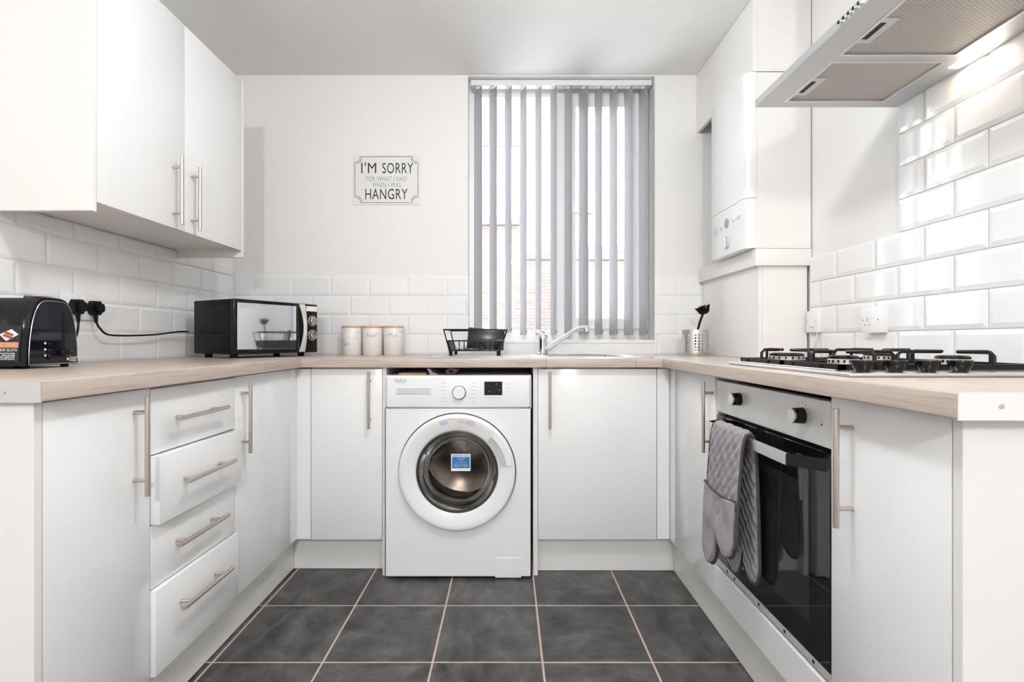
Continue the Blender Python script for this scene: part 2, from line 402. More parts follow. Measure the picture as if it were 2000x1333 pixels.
jb = lambda i: -0.931+(0 if i % 2 else (TW+TG)/2)
tile_rows(wall_back, [row(i) for i in range(4)], XL+0.01, 1.02, jb, pb, skip=(WX0+0.002, WX1-0.002, WZ0-0.02, 3), soft=True)
a_parent = wall_left
g(XL, XL+0.004, 0.62, YB-0.004, WT, row(3)[2]); g(XL, XL+0.004, 0.62, 2.25, row(3)[2], 1.374)
def pl(par, me, u, z): inst('tile', me, par, (XL+0.003, u, z), (0, 0, PI/2))
jl = lambda i: 1.613+(0 if i % 2 else (TW+TG)/2)
tile_rows(wall_left, [row(i) for i in range(4)]+[(4, row(4)[1], 1.373)], 0.62, YB-0.012, jl, pl, soft=True)
a_parent = wall_right
g(XR-0.004, XR, 0.62, 2.10, WT, row(3)[2]); g(XR-0.004, XR, 0.62, 1.62, row(3)[2], 2.04)
def pr(par, me, u, z): inst('tile', me, par, (XR-0.003, u, z), (0, 0, -PI/2))
jr = lambda i: 1.622+(0 if i % 2 == 0 else (TW+TG)/2)
tile_rows(wall_right, [row(i) for i in range(4)], 0.62, 2.10, jr, pr)
tile_rows(wall_right, [row(i) for i in range(4, 11)], 0.62, 1.622, jr, pr)
bm = BM(); lathe(bm, [(0.0001, -0.006), (0.006, -0.006), (0.009, 0)], (-1.36, YB, 1.545), 'y', 10)
part('screw_hole_plug', bm, 'white_plastic', wall_back)

# ------------------------------------------------------------------ window
bm = BM(); fy0, fy1 = 2.85, 2.92
box(bm, WX0, WX1, fy0, fy1, 0.985, 1.045); box(bm, WX0, WX1, fy0, fy1, 2.33, WZ1)
box(bm, WX0, WX0+0.06, fy0, fy1, 1.045, 2.33); box(bm, WX1-0.045, WX1, fy0, fy1, 1.045, 2.33)
box(bm, 0.258, 0.318, fy0-0.005, fy1, 1.045, 2.33)
window_1 = struct('window_1', bm, 'upvc')
bm = BM()
sx0, sx1, sz0, sz1 = 0.319, 0.735, 1.046, 2.329
box(bm, sx0, sx1, fy0-0.016, fy1-0.02, sz0, sz0+0.055); box(bm, sx0, sx1, fy0-0.016, fy1-0.02, sz1-0.06, sz1)
box(bm, sx0, sx0+0.058, fy0-0.016, fy1-0.02, sz0+0.055, sz1-0.06); box(bm, sx1-0.045, sx1, fy0-0.016, fy1-0.02, sz0+0.055, sz1-0.06)
sash = part('sash', bm, 'upvc', window_1)
bm = BM(); box(bm, sx0+0.05, sx1-0.04, 2.868, 2.874, sz0+0.05, sz1-0.055); part('pane', bm, 'glass', sash)
bm = BM(); box(bm, WX0+0.055, 0.262, 2.88, 2.886, 1.04, 2.335); part('pane', bm, 'glass', window_1)
bm = BM(); box(bm, 0.335, 0.36, 2.822, 2.834, 1.66, 1.70, 0.003); tube(bm, [(0.347, 2.822, 1.68), (0.347, 2.812, 1.68), (0.36, 2.806, 1.68), (0.46, 2.806, 1.672)], 0.007, 8)
part('handle', bm, 'upvc', sash, 40)
bm = BM(); box(bm, WX0+0.001, WX1-0.001, YB-0.004, fy0, WZ0-0.012, WZ0+0.007, 0.003)
part('sill', bm, 'upvc', window_1)

# vertical blind: slat angles solved so that each slat shows its own width
BY, HS = 2.772, 0.0445
zl = [205, 335, 472, 605, 735, 865, 990, 1113, 1250, 1378, 1508, 1635]
zr = [272, 402, 530, 658, 788, 920, 1052, 1195, 1315, 1447, 1580, 1708]
blind = thing('vertical_blind', 'grey fabric vertical blind with slats half open across the window', 'blind', (0.29, BY, 0.99))
bm = BM(); box(bm, WX0+0.012, WX1-0.008, BY-0.024, BY+0.02, 2.347, 2.377, 0.003); part('headrail', bm, 'upvc', blind, label='white aluminium headrail')
bm = BM(); tube(bm, [(WX0+0.02, BY-0.026, 2.379), (WX1-0.02, BY-0.026, 2.379)], 0.0018, 6); part('track_rod', bm, 'steel', blind)
for k, (a, b) in enumerate(zip(zl, zr)):
    xl, xr = 880+a/4.443-991, 880+b/4.443-991
    best = None
    for q in range(2, 80):
        th = math.radians(q); s, c = HS*math.sin(th), HS*math.cos(th)
        Xc = xr*(BY-c)/F-s; e = abs((Xc-s)*F/(BY+c)-xl)
        if best is None or e < best[0]: best = (e, Xc, th)
    _, Xc, th = best
    bm = BM(); n = 6; NZ = 8
    za, zb = 1.012+(0.012 if k < 3 else 0), 2.340
    tw = random.uniform(-0.05, 0.05)
    grid = []
    for iz in range(NZ+1):
        z = za+(zb-za)*iz/NZ; a2 = th+tw*(1-iz/NZ); r = []
        for iu in range(n+1):
            u = (iu/n-0.5)*2*HS; bow = 0.003*(1-(2*iu/n-1)**2)
            r.append(bm.verts.new((Xc+u*math.sin(a2)+bow*math.cos(a2), BY-u*math.cos(a2)+bow*math.sin(a2), z)))
        grid.append(r)
    for iz in range(NZ):
        for iu in range(n): bm.faces.new((grid[iz][iu], grid[iz][iu+1], grid[iz+1][iu+1], grid[iz+1][iu]))
    sl = part('slat', bm, 'fabric', blind, 60)
    bm = BM(); box(bm, -0.008, 0.008, -0.004, 0.004, 0, 0.012); bmesh.ops.translate(bm, verts=bm.verts[:], vec=(Xc, BY, 2.338)); part('hanger', bm, 'upvc', sl)
    bm = BM(); p0 = Vector((Xc, BY, za+0.012)); u = Vector((math.sin(th), -math.cos(th), 0))
    tube(bm, [p0+u*0.042, p0+u*0.047, p0+u*0.047+Vector((0, 0, 0.012))], 0.0016, 6); part('chain_clip', bm, 'black_matte', sl)

# ------------------------------------------------------------------ outside the window
bm = BM(); box(bm, -14, 16, 3.2, 30, -0.9, -0.8); gr = struct('ground', bm, 'ground')
hs = thing('brick_house', 'red brick neighbouring house with a white framed window, seen through the blind', 'house', (-2, 12, -0.8))
bm = BM(); box(bm, -7, -0.57, 12, 12.4, -0.8, 7.2); box(bm, 0.23, 1.12, 12, 12.4, -0.8, 7.2); box(bm, -0.57, 0.23, 12, 12.4, -0.8, 3.85); box(bm, -0.57, 0.23, 12, 12.4, 5.52, 7.2)
part('wall', bm, 'brick', hs)
bm = BM(); box(bm, -0.62, 0.28, 11.93, 12.05, 3.67, 3.85); part('window_sill', bm, 'sillstone', hs)
bm = BM()
for a, b, c, d in ((-0.57, 0.23, 3.85, 3.95), (-0.57, 0.23, 5.42, 5.52), (-0.57, -0.47, 3.95, 5.42), (0.13, 0.23, 3.95, 5.42), (-0.47, 0.13, 4.64, 4.72)): box(bm, a, b, 12.06, 12.16, c, d)
wf = part('window', bm, 'upvc', hs)
bm = BM(); box(bm, -0.5, 0.16, 12.1, 12.12, 3.9, 5.47); part('pane', bm, 'dark_pane', wf)
bm = BM(); box(bm, 0.44, 1.12, 11.96, 12.0, 2.87, 3.0); part('string_course', bm, 'stone', hs)
gw = thing('garden_wall', 'brick yard wall with grey stone coping behind the right window pane', 'wall', (3, 9, -0.8))
bm = BM(); box(bm, 1.2, 9, 9, 9.22, -0.8, 2.39); part('wall', bm, 'brick', gw)
bm = BM(); box(bm, 1.2, 9, 8.95, 9.27, 2.39, 2.5); box(bm, 1.2, 9, 8.98, 9.24, 2.5, 2.64); part('coping', bm, 'stone', gw)

# ------------------------------------------------------------------ handles
def handle_mesh():
    b = BM(); tube(b, [(0, 0, -0.1175), (0, 0, 0.1175)], 0.006, 14)
    for z in (-0.08, 0.08): tube(b, [(0, 0.003, z), (0, 0.0325, z)], 0.0048, 12)
    return mesh_of('bar_handle', b, M['nickel'], 40)
HM = handle_mesh()      # bar along z, posts run along +y to the door face at 0.0325
DOORF = {'+x': (0, 0, PI/2), '-x': (0, 0, -PI/2), '-y': (0, 0, 0)}
def handle(door, loc, face, horizontal=False):
    r = Matrix.Rotation(DOORF[face][2], 4, 'Z')
    if horizontal: r = r @ Matrix.Rotation(PI/2, 4, 'Y')
    return inst('handle', HM, door, loc, r.to_euler())
HG = 0.0325

# ------------------------------------------------------------------ base cabinets
XLD, XRD, YBD = -0.88, 0.68, 2.149
DT, GAP = 0.018, 0.0015
def left_door(p, y0, y1, z0=0.15, z1=0.8645, out=0.0, name='door'):
    bm = BM(); box(bm, XLD-DT+out, XLD+out, y0+GAP, y1-GAP, z0, z1, 0.0012, 2); return part(name, bm, 'gloss', p, 30)
def right_door(p, y0, y1, z0=0.15, z1=0.8645, name='door'):
    bm = BM(); box(bm, XRD, XRD+DT, y0+GAP, y1-GAP, z0, z1, 0.0012, 2); return part(name, bm, 'gloss', p, 30)
def back_door(p, x0, x1, z0=0.15, z1=0.8645, name='door'):
    bm = BM(); box(bm, x0+GAP, x1-GAP, YBD, YBD+DT, z0, z1, 0.0012, 2); return part(name, bm, 'gloss', p, 30)

c = thing('base_cabinet', 'narrow white gloss base cabinet at the near end under the toaster worktop', 'cabinet', (-1.17, 1.12, 0))
bm = BM(); box(bm, XL+0.01, XLD-DT-0.001, 0.9745, 1.2665, 0.15, WTB-0.0005); part('body', bm, 'carcass', c)
bm = BM(); box(bm, XL+0.01, XLD, 0.956, 0.9735, 0.0, WTB-0.0005, 0.0008, 1); part('side_panel', bm, 'endpanel', c, label='off-white end panel')
d = left_door(c, 0.9735, 1.268); handle(d, (XLD+HG, 1.212, 0.733), '+x')

c = thing('drawer_unit', 'white gloss unit of four drawers with horizontal bar handles', 'drawers', (-1.17, 1.465, 0))
bm = BM(); box(bm, XL+0.01, XLD-DT-0.001, 1.2685, 1.661, 0.15, WTB-0.0005); part('body', bm, 'carcass', c)
for z0, z1, out, zh in ((0.6985, 0.8615, 0.0, 0.780), (0.5265, 0.6955, 0.022, 0.618), (0.3655, 0.5235, 0.0, 0.452), (0.15, 0.3625, 0.012, 0.290)):
    bm = BM(); box(bm, XLD-DT+(0 if out == 0 else -0.0), XLD+out, 1.268+GAP, 1.662-GAP, z0, z1, 0.0012, 2)
    d = part('drawer_front', bm, 'gloss', c, 30)
    handle(d, (XLD+out+HG, 1.448, zh), '+x', True)

c = thing('base_cabinet', 'white gloss corner base cabinet between the drawer unit and the microwave corner', 'cabinet', (-1.17, 2.15, 0))
bm = BM(); box(bm, XL+0.01, XLD-DT-0.001, 1.663, 2.70, 0.15, WTB-0.0005); part('body', bm, 'carcass', c)
d = left_door(c, 1.662, 2.09); handle(d, (XLD+HG, 1.698, 0.728), '+x')
bm = BM(); box(bm, XLD-DT, XLD-0.002, 2.091, 2.166, 0.15, 0.8645, 0.001, 1); box(bm, XLD-0.0018, -0.8225, YBD+0.003, YBD+DT, 0.15, 0.8645, 0.001, 1); part('corner_post', bm, 'gloss', c)

c = thing('base_cabinet', 'narrow white gloss base cabinet left of the washing machine', 'cabinet', (-0.67, 2.43, 0))
bm = BM(); box(bm, -0.8195, -0.5225, YBD+DT+0.001, 2.70, 0.15, WTB-0.0005); part('body', bm, 'carcass', c)
bm = BM(); box(bm, -0.5215, -0.5055, YBD+0.001, 2.70, 0.0, WTB-0.0005); part('side_panel', bm, 'gloss', c)
d = back_door(c, -0.821, -0.522); handle(d, (-0.572, YBD-HG, 0.735), '-y')

c = thing('base_cabinet', 'wide white gloss sink base cabinet right of the washing machine', 'cabinet', (0.38, 2.43, 0))
bm = BM()   # open topped body so that the sink bowl hangs inside
x0, x1, y0, y1 = 0.1275, 0.66, YBD+DT+0.001, 2.70
box(bm, x0, x1, y0, y1, 0.15, 0.168); box(bm, x0, x0+0.016, y0, y1, 0.168, WTB-0.0005); box(bm, x1-0.016, x1, y0, y1, 0.168, WTB-0.0005); box(bm, x0+0.016, x1-0.016, y1-0.01, y1, 0.168, WTB-0.0005)
part('body', bm, 'carcass', c)
bm = BM(); box(bm, 0.108, 0.1265, YBD+0.001, 2.70, 0.0, WTB-0.0005); part('side_panel', bm, 'gloss', c)
d = back_door(c, 0.127, 0.6245); handle(d, (0.175, YBD-HG, 0.735), '-y')
bm = BM(); box(bm, 0.626, XRD-0.002, YBD+0.003, YBD+DT, 0.15, 0.8645, 0.001, 1); part('corner_post', bm, 'gloss', c)

c = thing('base_cabinet', 'white gloss corner base cabinet left of the oven', 'cabinet', (0.96, 1.9, 0))
bm = BM(); box(bm, XRD+DT+0.001, XR-0.01, 1.686, 2.70, 0.15, WTB-0.0005); part('body', bm, 'carcass', c)
d = right_door(c, 1.684, 2.09); handle(d, (XRD-HG, 1.700, 0.729), '-x')
bm = BM(); box(bm, XRD, XRD+DT, 2.0915, 2.166, 0.15, 0.8645, 0.001, 1); part('corner_post', bm, 'gloss', c)

c = thing('oven_housing', 'white gloss housing strip beneath the built-in oven', 'cabinet', (0.96, 1.385, 0))
bm = BM(); box(bm, XRD, XRD+DT, 1.0845, 1.6815, 0.15, 0.247, 0.001, 1); part('filler_panel', bm, 'gloss', c)
bm = BM(); box(bm, XRD+DT+0.001, XR-0.01, 1.0845, 1.6815, 0.15, 0.168); box(bm, XRD+DT+0.03, XR-0.01, 1.0845, 1.6815, 0.235, 0.252); part('body', bm, 'carcass', c)

c = thing('base_cabinet', 'narrow white gloss base cabinet at the near end right of the oven', 'cabinet', (0.96, 0.93, 0))
bm = BM(); box(bm, XRD+DT+0.001, XR-0.01, 0.787, 1.0815, 0.15, WTB-0.0005); part('body', bm, 'carcass', c)
bm = BM(); box(bm, XRD, XR-0.01, 0.768, 0.7855, 0.0, WTB-0.0005, 0.0008, 1); part('side_panel', bm, 'endpanel', c, label='off-white end panel')
d = right_door(c, 0.7865, 1.082); handle(d, (XRD-HG, 1.014, 0.731), '-x')

PG = 'white plinths'
bm = BM(); box(bm, -0.932, -0.917, 0.975, 2.2125, 0.004, 0.149); single('plinth', bm, 'plinth', 'white plinth board under the drawer unit side', 'plinth', PG)
bm = BM(); box(bm, -0.9165, -0.523, 2.213, 2.228, 0.001, 0.149); single('plinth', bm, 'plinth', 'short white plinth board left of the washing machine', 'plinth', PG)
bm = BM(); box(bm, 0.1275, 0.7085, 2.195, 2.21, 0.001, 0.149); single('plinth', bm, 'plinth', 'white plinth board below the sink cabinet right of the washing machine', 'plinth', PG)
bm = BM(); box(bm, 0.709, 0.724, 0.787, 2.21, 0.002, 0.149); single('plinth', bm, 'plinth', 'long white plinth board under the oven side', 'plinth', PG)

# ------------------------------------------------------------------ worktops
def worktop(name, label, boxes, material, loc):
    t = thing(name, label, 'worktop', loc, group='pale oak worktops')
    bm = BM()
    for b in boxes: box(bm, *b, WTB, WT, 0.003, 3)
    part('board', bm, material, t, 40); return t
w = worktop('worktop', 'pale oak worktop on the drawer side carrying toaster and microwave', [(XL+0.0045, -0.85, 0.94, 2.1195)], 'oak_y', (-1.15, 1.5, WTB))
bm = BM(); box(bm, XL+0.0045, -0.8505, 0.937, 0.9395, WTB-0.001, WT+0.0005); e = part('end_trim', bm, 'steel_fascia', w, label='pale metal end strip')
bm = BM(); lathe(bm, [(0.0001, -0.0015), (0.0035, -0.0015), (0.0042, 0)], (-0.917, 0.937, 0.889), 'y', 12); part('screw', bm, 'steel', e)
w = worktop('worktop', 'pale oak worktop along the window wall around the sink', [], 'oak_x', (0, 2.4, WTB)) if False else None
SKX0, SKX1, SKY0, SKY1 = -0.345, 0.615, 2.165, 2.645     # sink rim
BX0, BX1, BY0, BY1 = 0.17, 0.52, 2.215, 2.575            # bowl cut-out
w = worktop('worktop', 'pale oak worktop along the window wall around the sink', [(XL+0.0045, BX0-0.01, 2.12, YB-0.0045), (BX1+0.01, XR-0.0045, 2.12, YB-0.0045), (BX0-0.01, BX1+0.01, 2.12, BY0-0.01), (BX0-0.01, BX1+0.01, BY1+0.01, YB-0.0045)], 'oak_x', (0, 2.4, WTB))
w = worktop('worktop', 'pale oak worktop above the oven carrying the gas hob', [(0.64, XR-0.0045, 0.733, 2.1195)], 'oak_y', (0.94, 1.4, WTB))
bm = BM(); box(bm, 0.6405, XR-0.0045, 0.730, 0.7325, WTB-0.001, WT+0.0005); e = part('end_trim', bm, 'white_trim', w, label='white end strip')
bm = BM(); lathe(bm, [(0.0001, -0.0015), (0.0035, -0.0015), (0.0042, 0)], (0.701, 0.730, 0.889), 'y', 12); part('screw', bm, 'steel', e)

# ------------------------------------------------------------------ sink and tap
sk = thing('sink', 'stainless steel inset sink with drainer below the window', 'sink', (0.13, 2.4, WT))
bm = BM()
z0, z1 = WT+0.0003, WT+0.003
box(bm, SKX0, BX0, SKY0, SKY1, z0, z1, 0.001, 1); box(bm, BX1, SKX1, SKY0, SKY1, z0, z1, 0.001, 1); box(bm, BX0, BX1, SKY0, BY0, z0, z1); box(bm, BX0, BX1, BY1, SKY1, z0, z1)
part('rim', bm, 'steel', sk, 40)
bm = BM()
b2 = BM(); box(b2, BX0, BX1, BY0, BY1, WT-0.16, z1)
top = [f for f in b2.faces if all(v.co.z > WT for v in f.verts)]; bmesh.ops.delete(b2, geom=top, context='FACES')
bmesh.ops.bevel(b2, geom=[e for e in b2.edges if not e.is_boundary], offset=0.03, segments=4, affect='EDGES')
merge(bm, b2); part('bowl', bm, 'steel', sk, 60)
for k in range(7):
    bm = BM(); y = SKY0+0.07+k*0.055; box(bm, SKX0+0.05, BX0-0.06, y, y+0.012, z1, z1+0.0015, 0.0006, 1); part('drainer_rib', bm, 'steel', sk)
bm = BM(); lathe(bm, [(0.0001, WT-0.158), (0.04, WT-0.158), (0.042, WT-0.161)], (0.345, 2.395, 0), 'z', 20); part('drain', bm, 'chrome', sk, 40)
tp = thing('mixer_tap', 'chrome single lever mixer tap with spout swung to the right', 'tap', (0.18, 2.608, z1))
bm = BM(); lathe(bm, [(0.028, z1), (0.028, z1+0.006), (0.022, z1+0.012), (0.021, z1+0.075), (0.023, z1+0.09), (0.019, z1+0.102), (0.0001, z1+0.106)], (0.18, 2.608, 0), 'z', 28); part('body', bm, 'chrome', tp, 40)
bm = BM(); tube(bm, [(0.192, 2.60, 0.936), (0.215, 2.592, 0.95), (0.27, 2.57, 0.99), (0.325, 2.545, 1.026), (0.355, 2.53, 1.041), (0.378, 2.52, 1.045), (0.39, 2.515, 1.042)], [0.013, 0.0125, 0.0115, 0.0115, 0.0118, 0.012, 0.012], 14); tube(bm, [(0.384, 2.517, 1.044), (0.388, 2.515, 1.026)], 0.0115, 14); part('spout', bm, 'chrome', tp, 60)
bm = BM(); tube(bm, [(0.182, 2.608, 1.012), (0.165, 2.604, 1.022), (0.145, 2.598, 1.031), (0.118, 2.59, 1.037)], [0.016, 0.012, 0.006, 0.003], 10); part('lever', bm, 'chrome', tp, 60)

# ------------------------------------------------------------------ washing machine
MY = 2.116
wm = thing('washing_machine', 'white front loading washing machine with round glass door', 'washing machine', (-0.2, 2.38, 0))
mx0, mx1, mz0, mz1 = -0.503, 0.098, 0.012, 0.838
cx, cz, RO, RI = -0.206, 0.443, 0.238, 0.168
bm = BM()
def front_plate(bm, x0, x1, z0, z1, y, cx, cz, r, n=64):
    cir = [bm.verts.new((cx+r*math.cos(2*PI*i/n), y, cz+r*math.sin(2*PI*i/n))) for i in range(n)]
    rect = []
    for i in range(n):
        a = 2*PI*i/n; dx, dz = math.cos(a), math.sin(a)
        t = min(((x1-cx)/dx if dx > 0 else (x0-cx)/dx) if abs(dx) > 1e-6 else 9, ((z1-cz)/dz if dz > 0 else (z0-cz)/dz) if abs(dz) > 1e-6 else 9)
        rect.append(bm.verts.new((cx+dx*t, y, cz+dz*t)))
    for i in range(n): bm.faces.new((cir[i], cir[(i+1) % n], rect[(i+1) % n], rect[i]))
    for X, Z in ((x0, z0), (x1, z0), (x0, z1), (x1, z1)):   # fill the corners
        v = bm.verts.new((X, y, Z)); best = min(range(n), key=lambda i: abs(math.atan2(Z-cz, X-cx) % (2*PI)-2*PI*(i+0.5)/n))
        bm.faces.new((rect[best], rect[(best+1) % n], v))
    back = [bm.verts.new((cx+r*math.cos(2*PI*i/n), y+0.05, cz+r*math.sin(2*PI*i/n))) for i in range(n)]
    for i in range(n): bm.faces.new((cir[i], back[i], back[(i+1) % n], cir[(i+1) % n]))
front_plate(bm, mx0, mx1, mz0, 0.703, MY, cx, cz, 0.19)
box(bm, mx0, mx1, MY+0.0, MY+0.0005, mz0, mz0+0.0005)
for f in ((mx0, mx0+0.003, MY, 2.62, mz0, 0.828), (mx1-0.003, mx1, MY, 2.62, mz0, 0.828), (mx0, mx1, MY+0.012, 2.62, 0.824, mz1), (mx0, mx1, 2.61, 2.62, mz0, 0.828), (mx0, mx1, MY+0.01, 2.62, mz0, mz0+0.004)): box(bm, *f)
body = part('body', bm, 'machine', wm)
bm = BM(); box(bm, mx0+0.004, mx1-0.004, MY-0.006, MY+0.03, 0.7045, mz1-0.001, 0.009, 4)
pan = part('control_panel', bm, 'machine', wm, 40)
yF = MY-0.006
def S(px, py): return ((px-991)/475.0*(MY/2.116), 0.983-(py-665)/475.0)
bm = BM(); a, b = S(773, 778), S(843, 756); box(bm, a[0], b[0], yF-0.0008, yF+0.002, a[1], b[1], 0.001, 1); dr = part('detergent_drawer', bm, 'machine', pan)
bm = BM(); a, b = S(776, 769), S(841, 758.5)
prism(bm, [(yF-0.0011, b[1]), (yF-0.0011, b[1]-0.002), (yF-0.004, a[1]), (yF-0.0009, a[1])], 'x', a[0], b[0]); part('grip', bm, 'pale_print', dr)
a = S(897, 767)
bm = BM(); lathe(bm, [(0.026, yF), (0.0255, yF-0.014), (0.023, yF-0.018), (0.0001, yF-0.018)], (a[0], 0, a[1]), 'y', 36); kn = part('program_dial', bm, 'machine', pan, 40)
bm = BM(); lathe(bm, [(0.0285, yF-0.0006), (0.0285, yF), (0.0262, yF)], (a[0], 0, a[1]), 'y', 36, cap=False); part('dial_ring', bm, 'pale_print', pan, 40)
bm = BM(); a, b = S(946, 772), S(981, 745.5); box(bm, a[0], b[0], yF-0.0012, yF+0.002, a[1], b[1], 0.0006, 1); ds = part('display', bm, 'black', pan)
for q in ((970, 750), (956, 765), (976, 762)): bm = BM(); a = S(*q); lathe(bm, [(0.0016, yF-0.0015), (0.0016, yF-0.001)], (a[0], 0, a[1]), 'y', 8); part('indicator', bm, 'white_print', ds)
bm = BM()
for k in range(6):
    for (px, w) in ((868, 14), (927, 12)):
        a = S(px-w/2, 748+k*7.2); box(bm, a[0], a[0]+w/475*random.uniform(.7, 1), yF-0.0005, yF+0.001, a[1]-0.0012, a[1]+0.0012)
for k in range(3): a = S(987, 750+k*8); box(bm, a[0], a[0]+0.024, yF-0.0005, yF+0.001, a[1]-0.001, a[1]+0.001)
a = S(946, 777); box(bm, a[0], a[0]+0.07, yF-0.0005, yF+0.001, a[1]-0.001, a[1]+0.001)
part('program_lettering', bm, 'pale_print', pan)['kind'] = 'stuff'
bm = BM(); a = S(783, 743); text_into(bm, 'beko', 0.024, (a[0], yF-0.0005, a[1])); a = S(783, 748.5); box(bm, a[0]-0.018, a[0]+0.018, yF-0.0006, yF, a[1]-0.0012, a[1])
part('brand_lettering', bm, 'grey_print', pan)
bm = BM(); a, b = S(967, 1129), S(1018, 1090); box(bm, a[0], b[0], MY-0.0015, MY+0.002, a[1], b[1], 0.001, 1); part('filter_flap', bm, 'machine', wm)
bm = BM(); lathe(bm, [(0.02, 0.0), (0.02, 0.012)], (mx0+0.06, MY+0.07, 0), 'z', 14); part('foot', bm, 'rubber', wm)
f0 = wm.children[-1]
for q in ((mx1-0.06, MY+0.07), (mx0+0.06, 2.56), (mx1-0.06, 2.56)):
    bm = BM(); lathe(bm, [(0.02, 0.0), (0.02, 0.012)], (q[0], q[1], 0), 'z', 14); part('foot', bm, 'rubber', wm)
# door: a domed ring, gasket, glass bowl, drum
bm = BM(); lathe(bm, [(RO+0.004, MY), (RO+0.004, MY-0.002), (RO, MY-0.0025)], (cx, 0, cz), 'y', 96, cap=False); lathe(bm, [(RO+0.0045, MY-0.0005), (RO-0.002, MY-0.0015)], (cx, 0, cz), 'y', 96, cap=False); part('door_seam', bm, 'gasket', wm, 50)
bm = BM(); lathe(bm, [(RO, MY-0.001), (RO, MY-0.018), (RO-0.002, MY-0.023), (RO-0.006, MY-0.0255), (RO-0.012, MY-0.0265), (RO-0.022, MY-0.026), (RI+0.030, MY-0.021), (RI+0.010, MY-0.016), (RI+0.003, MY-0.013), (RI, MY-0.009), (RI, MY+0.004)], (cx, 0, cz), 'y', 96, cap=False)
door = part('door', bm, 'white_plastic', wm, 40)
a0_, a1_ = math.radians(8), math.radians(46)
bm = BM(); lathe(bm, [(RO-0.008, MY-0.026), (RO-0.010, MY-0.030), (RO-0.034, MY-0.0295), (RO-0.038, MY-0.023)], (cx, 0, cz), 'y', 24, a0_, a1_)
part('handle', bm, 'white_plastic', door, 50)
bm = BM(); lathe(bm, [(RO-0.0375, MY-0.0238), (RI+0.010, MY-0.0175)], (cx, 0, cz), 'y', 24, a0_, a1_); part('handle_recess', bm, 'pale_print', door, 50)
for a0, a1, m_, r0, r1 in ((100, 109, 'pale_blue', 0.221, 0.207), (90, 99, 'pale_print', 0.222, 0.217), (80, 89, 'orange_pale', 0.221, 0.210), (70, 79, 'pale_print', 0.221, 0.207)):
    bm = BM(); lathe(bm, [(r0, MY-0.0268), (r1, MY-0.0262)], (cx, 0, cz), 'y', 8, math.radians(a0), math.radians(a1)); part('care_sticker', bm, m_, door)
bm = BM(); lathe(bm, [(RI+0.001, MY-0.009), (RI-0.004, MY-0.011), (RI-0.008, MY-0.004), (RI-0.010, MY+0.03)], (cx, 0, cz), 'y', 72, cap=False); part('gasket', bm, 'gasket', door, 50)
bm = BM(); lathe(bm, [(RI-0.009, MY-0.002), (RI-0.022, MY+0.03), (RI-0.036, MY+0.08), (0.09, MY+0.098), (0.0001, MY+0.104)], (cx, 0, cz), 'y', 64, cap=False); part('glass_bowl', bm, 'bowl_glass', door, 60)
bm = BM(); lathe(bm, [(0.188, MY+0.03), (0.156, MY+0.04), (0.150, MY+0.075), (0.205, MY+0.09)], (cx, 0, cz), 'y', 64, cap=False); part('door_seal', bm, 'gasket', wm, 60)
bm = BM(); lathe(bm, [(0.155, MY+0.09), (0.222, MY+0.10), (0.222, MY+0.38), (0.20, MY+0.40), (0.06, MY+0.385), (0.0001, MY+0.38)], (cx, 0, cz), 'y', 64, cap=False)
drum = part('drum', bm, 'drum', wm, 30)
for k in range(3):
    a = math.radians(75+120*k); bm = BM(); b2 = BM(); prism(b2, [(-0.025, 0), (0.025, 0), (0.008, 0.045), (-0.008, 0.045)], 'y', MY+0.12, MY+0.37)
    merge(bm, b2, Matrix.Translation((cx, 0, cz)) @ Matrix.Rotation(a, 4, 'Y') @ Matrix.Translation((0, 0, -0.222))); part('drum_paddle', bm, 'drum', drum)
bm = BM(); a, b = S(881, 920.5), S(919, 887); box(bm, a[0], b[0], MY-0.0005, MY+0.0005, a[1], b[1]); st = part('sticker', bm, 'white_print', door, label='blue and white advice sticker')
bm = BM(); a, b = S(883, 915), S(917.5, 893); box(bm, a[0], b[0], MY-0.0009, MY, a[1], b[1]); part('sticker_field', bm, 'blue', st)
bm = BM(); mxs = (a[0]+b[0])/2
for zt, s_, t_ in ((b[1]-0.0042, 0.0105, '2.5 million'), (b[1]-0.0115, 0.009, 'register'), (b[1]-0.0225, 0.0095, 'your appliance'), (b[1]-0.036, 0.0135, '0800 597 8557')): text_into(bm, t_, s_, (mxs, MY-0.0012, zt), sx=0.85 if s_ < .012 else .72)
part('sticker_lettering', bm, 'pale_blue', st)
bm = BM(); text_into(bm, 'REGISTER NOW', 0.0105, (mxs, MY-0.0012, b[1]+0.0055), sx=0.95); part('sticker_heading', bm, 'blue', st)

# things on top of the washing machine
bm = BM(); box(bm, -0.455, -0.34, 2.15, 2.30, 0.8385, 0.8455, 0.001, 1); single('thin_board', bm, 'board', 'thin tan board lying on top of the washing machine', 'board')
bm = BM(); sp = []
for i in range(60):
    t = i/59; a = t*5*PI; r = 0.0135*(1-0.72*t); sp.append((-0.235+1.75*r*math.cos(a), 0.8525+r*0.98*math.sin(a)))
for i in range(59):
    (x0, z0), (x1, z1) = sp[i], sp[i+1]
    prism(bm, [(x0, z0), (x1, z1), (x1*0.94-0.235*0.06, z1*0.94+0.8525*0.06), (x0*0.94-0.235*0.06, z0*0.94+0.8525*0.06)], 'y', 2.135, 2.27)
single('rolled_cloth', bm, 'purple', 'rolled lilac cloth on top of the washing machine', 'cloth')
bm = BM(); pts = []
prof = [(-0.335, 0.862), (-0.33, 0.866), (-0.322, 0.864), (-0.318, 0.856), (-0.312, 0.849), (-0.30, 0.8435), (-0.285, 0.840), (-0.285, 0.8386), (-0.322, 0.8386), (-0.324, 0.848), (-0.328, 0.856)]
prism(bm, prof, 'y', 2.14, 2.26); bmesh.ops.bevel(bm, geom=bm.edges[:], offset=0.001, segments=1, affect='EDGES')
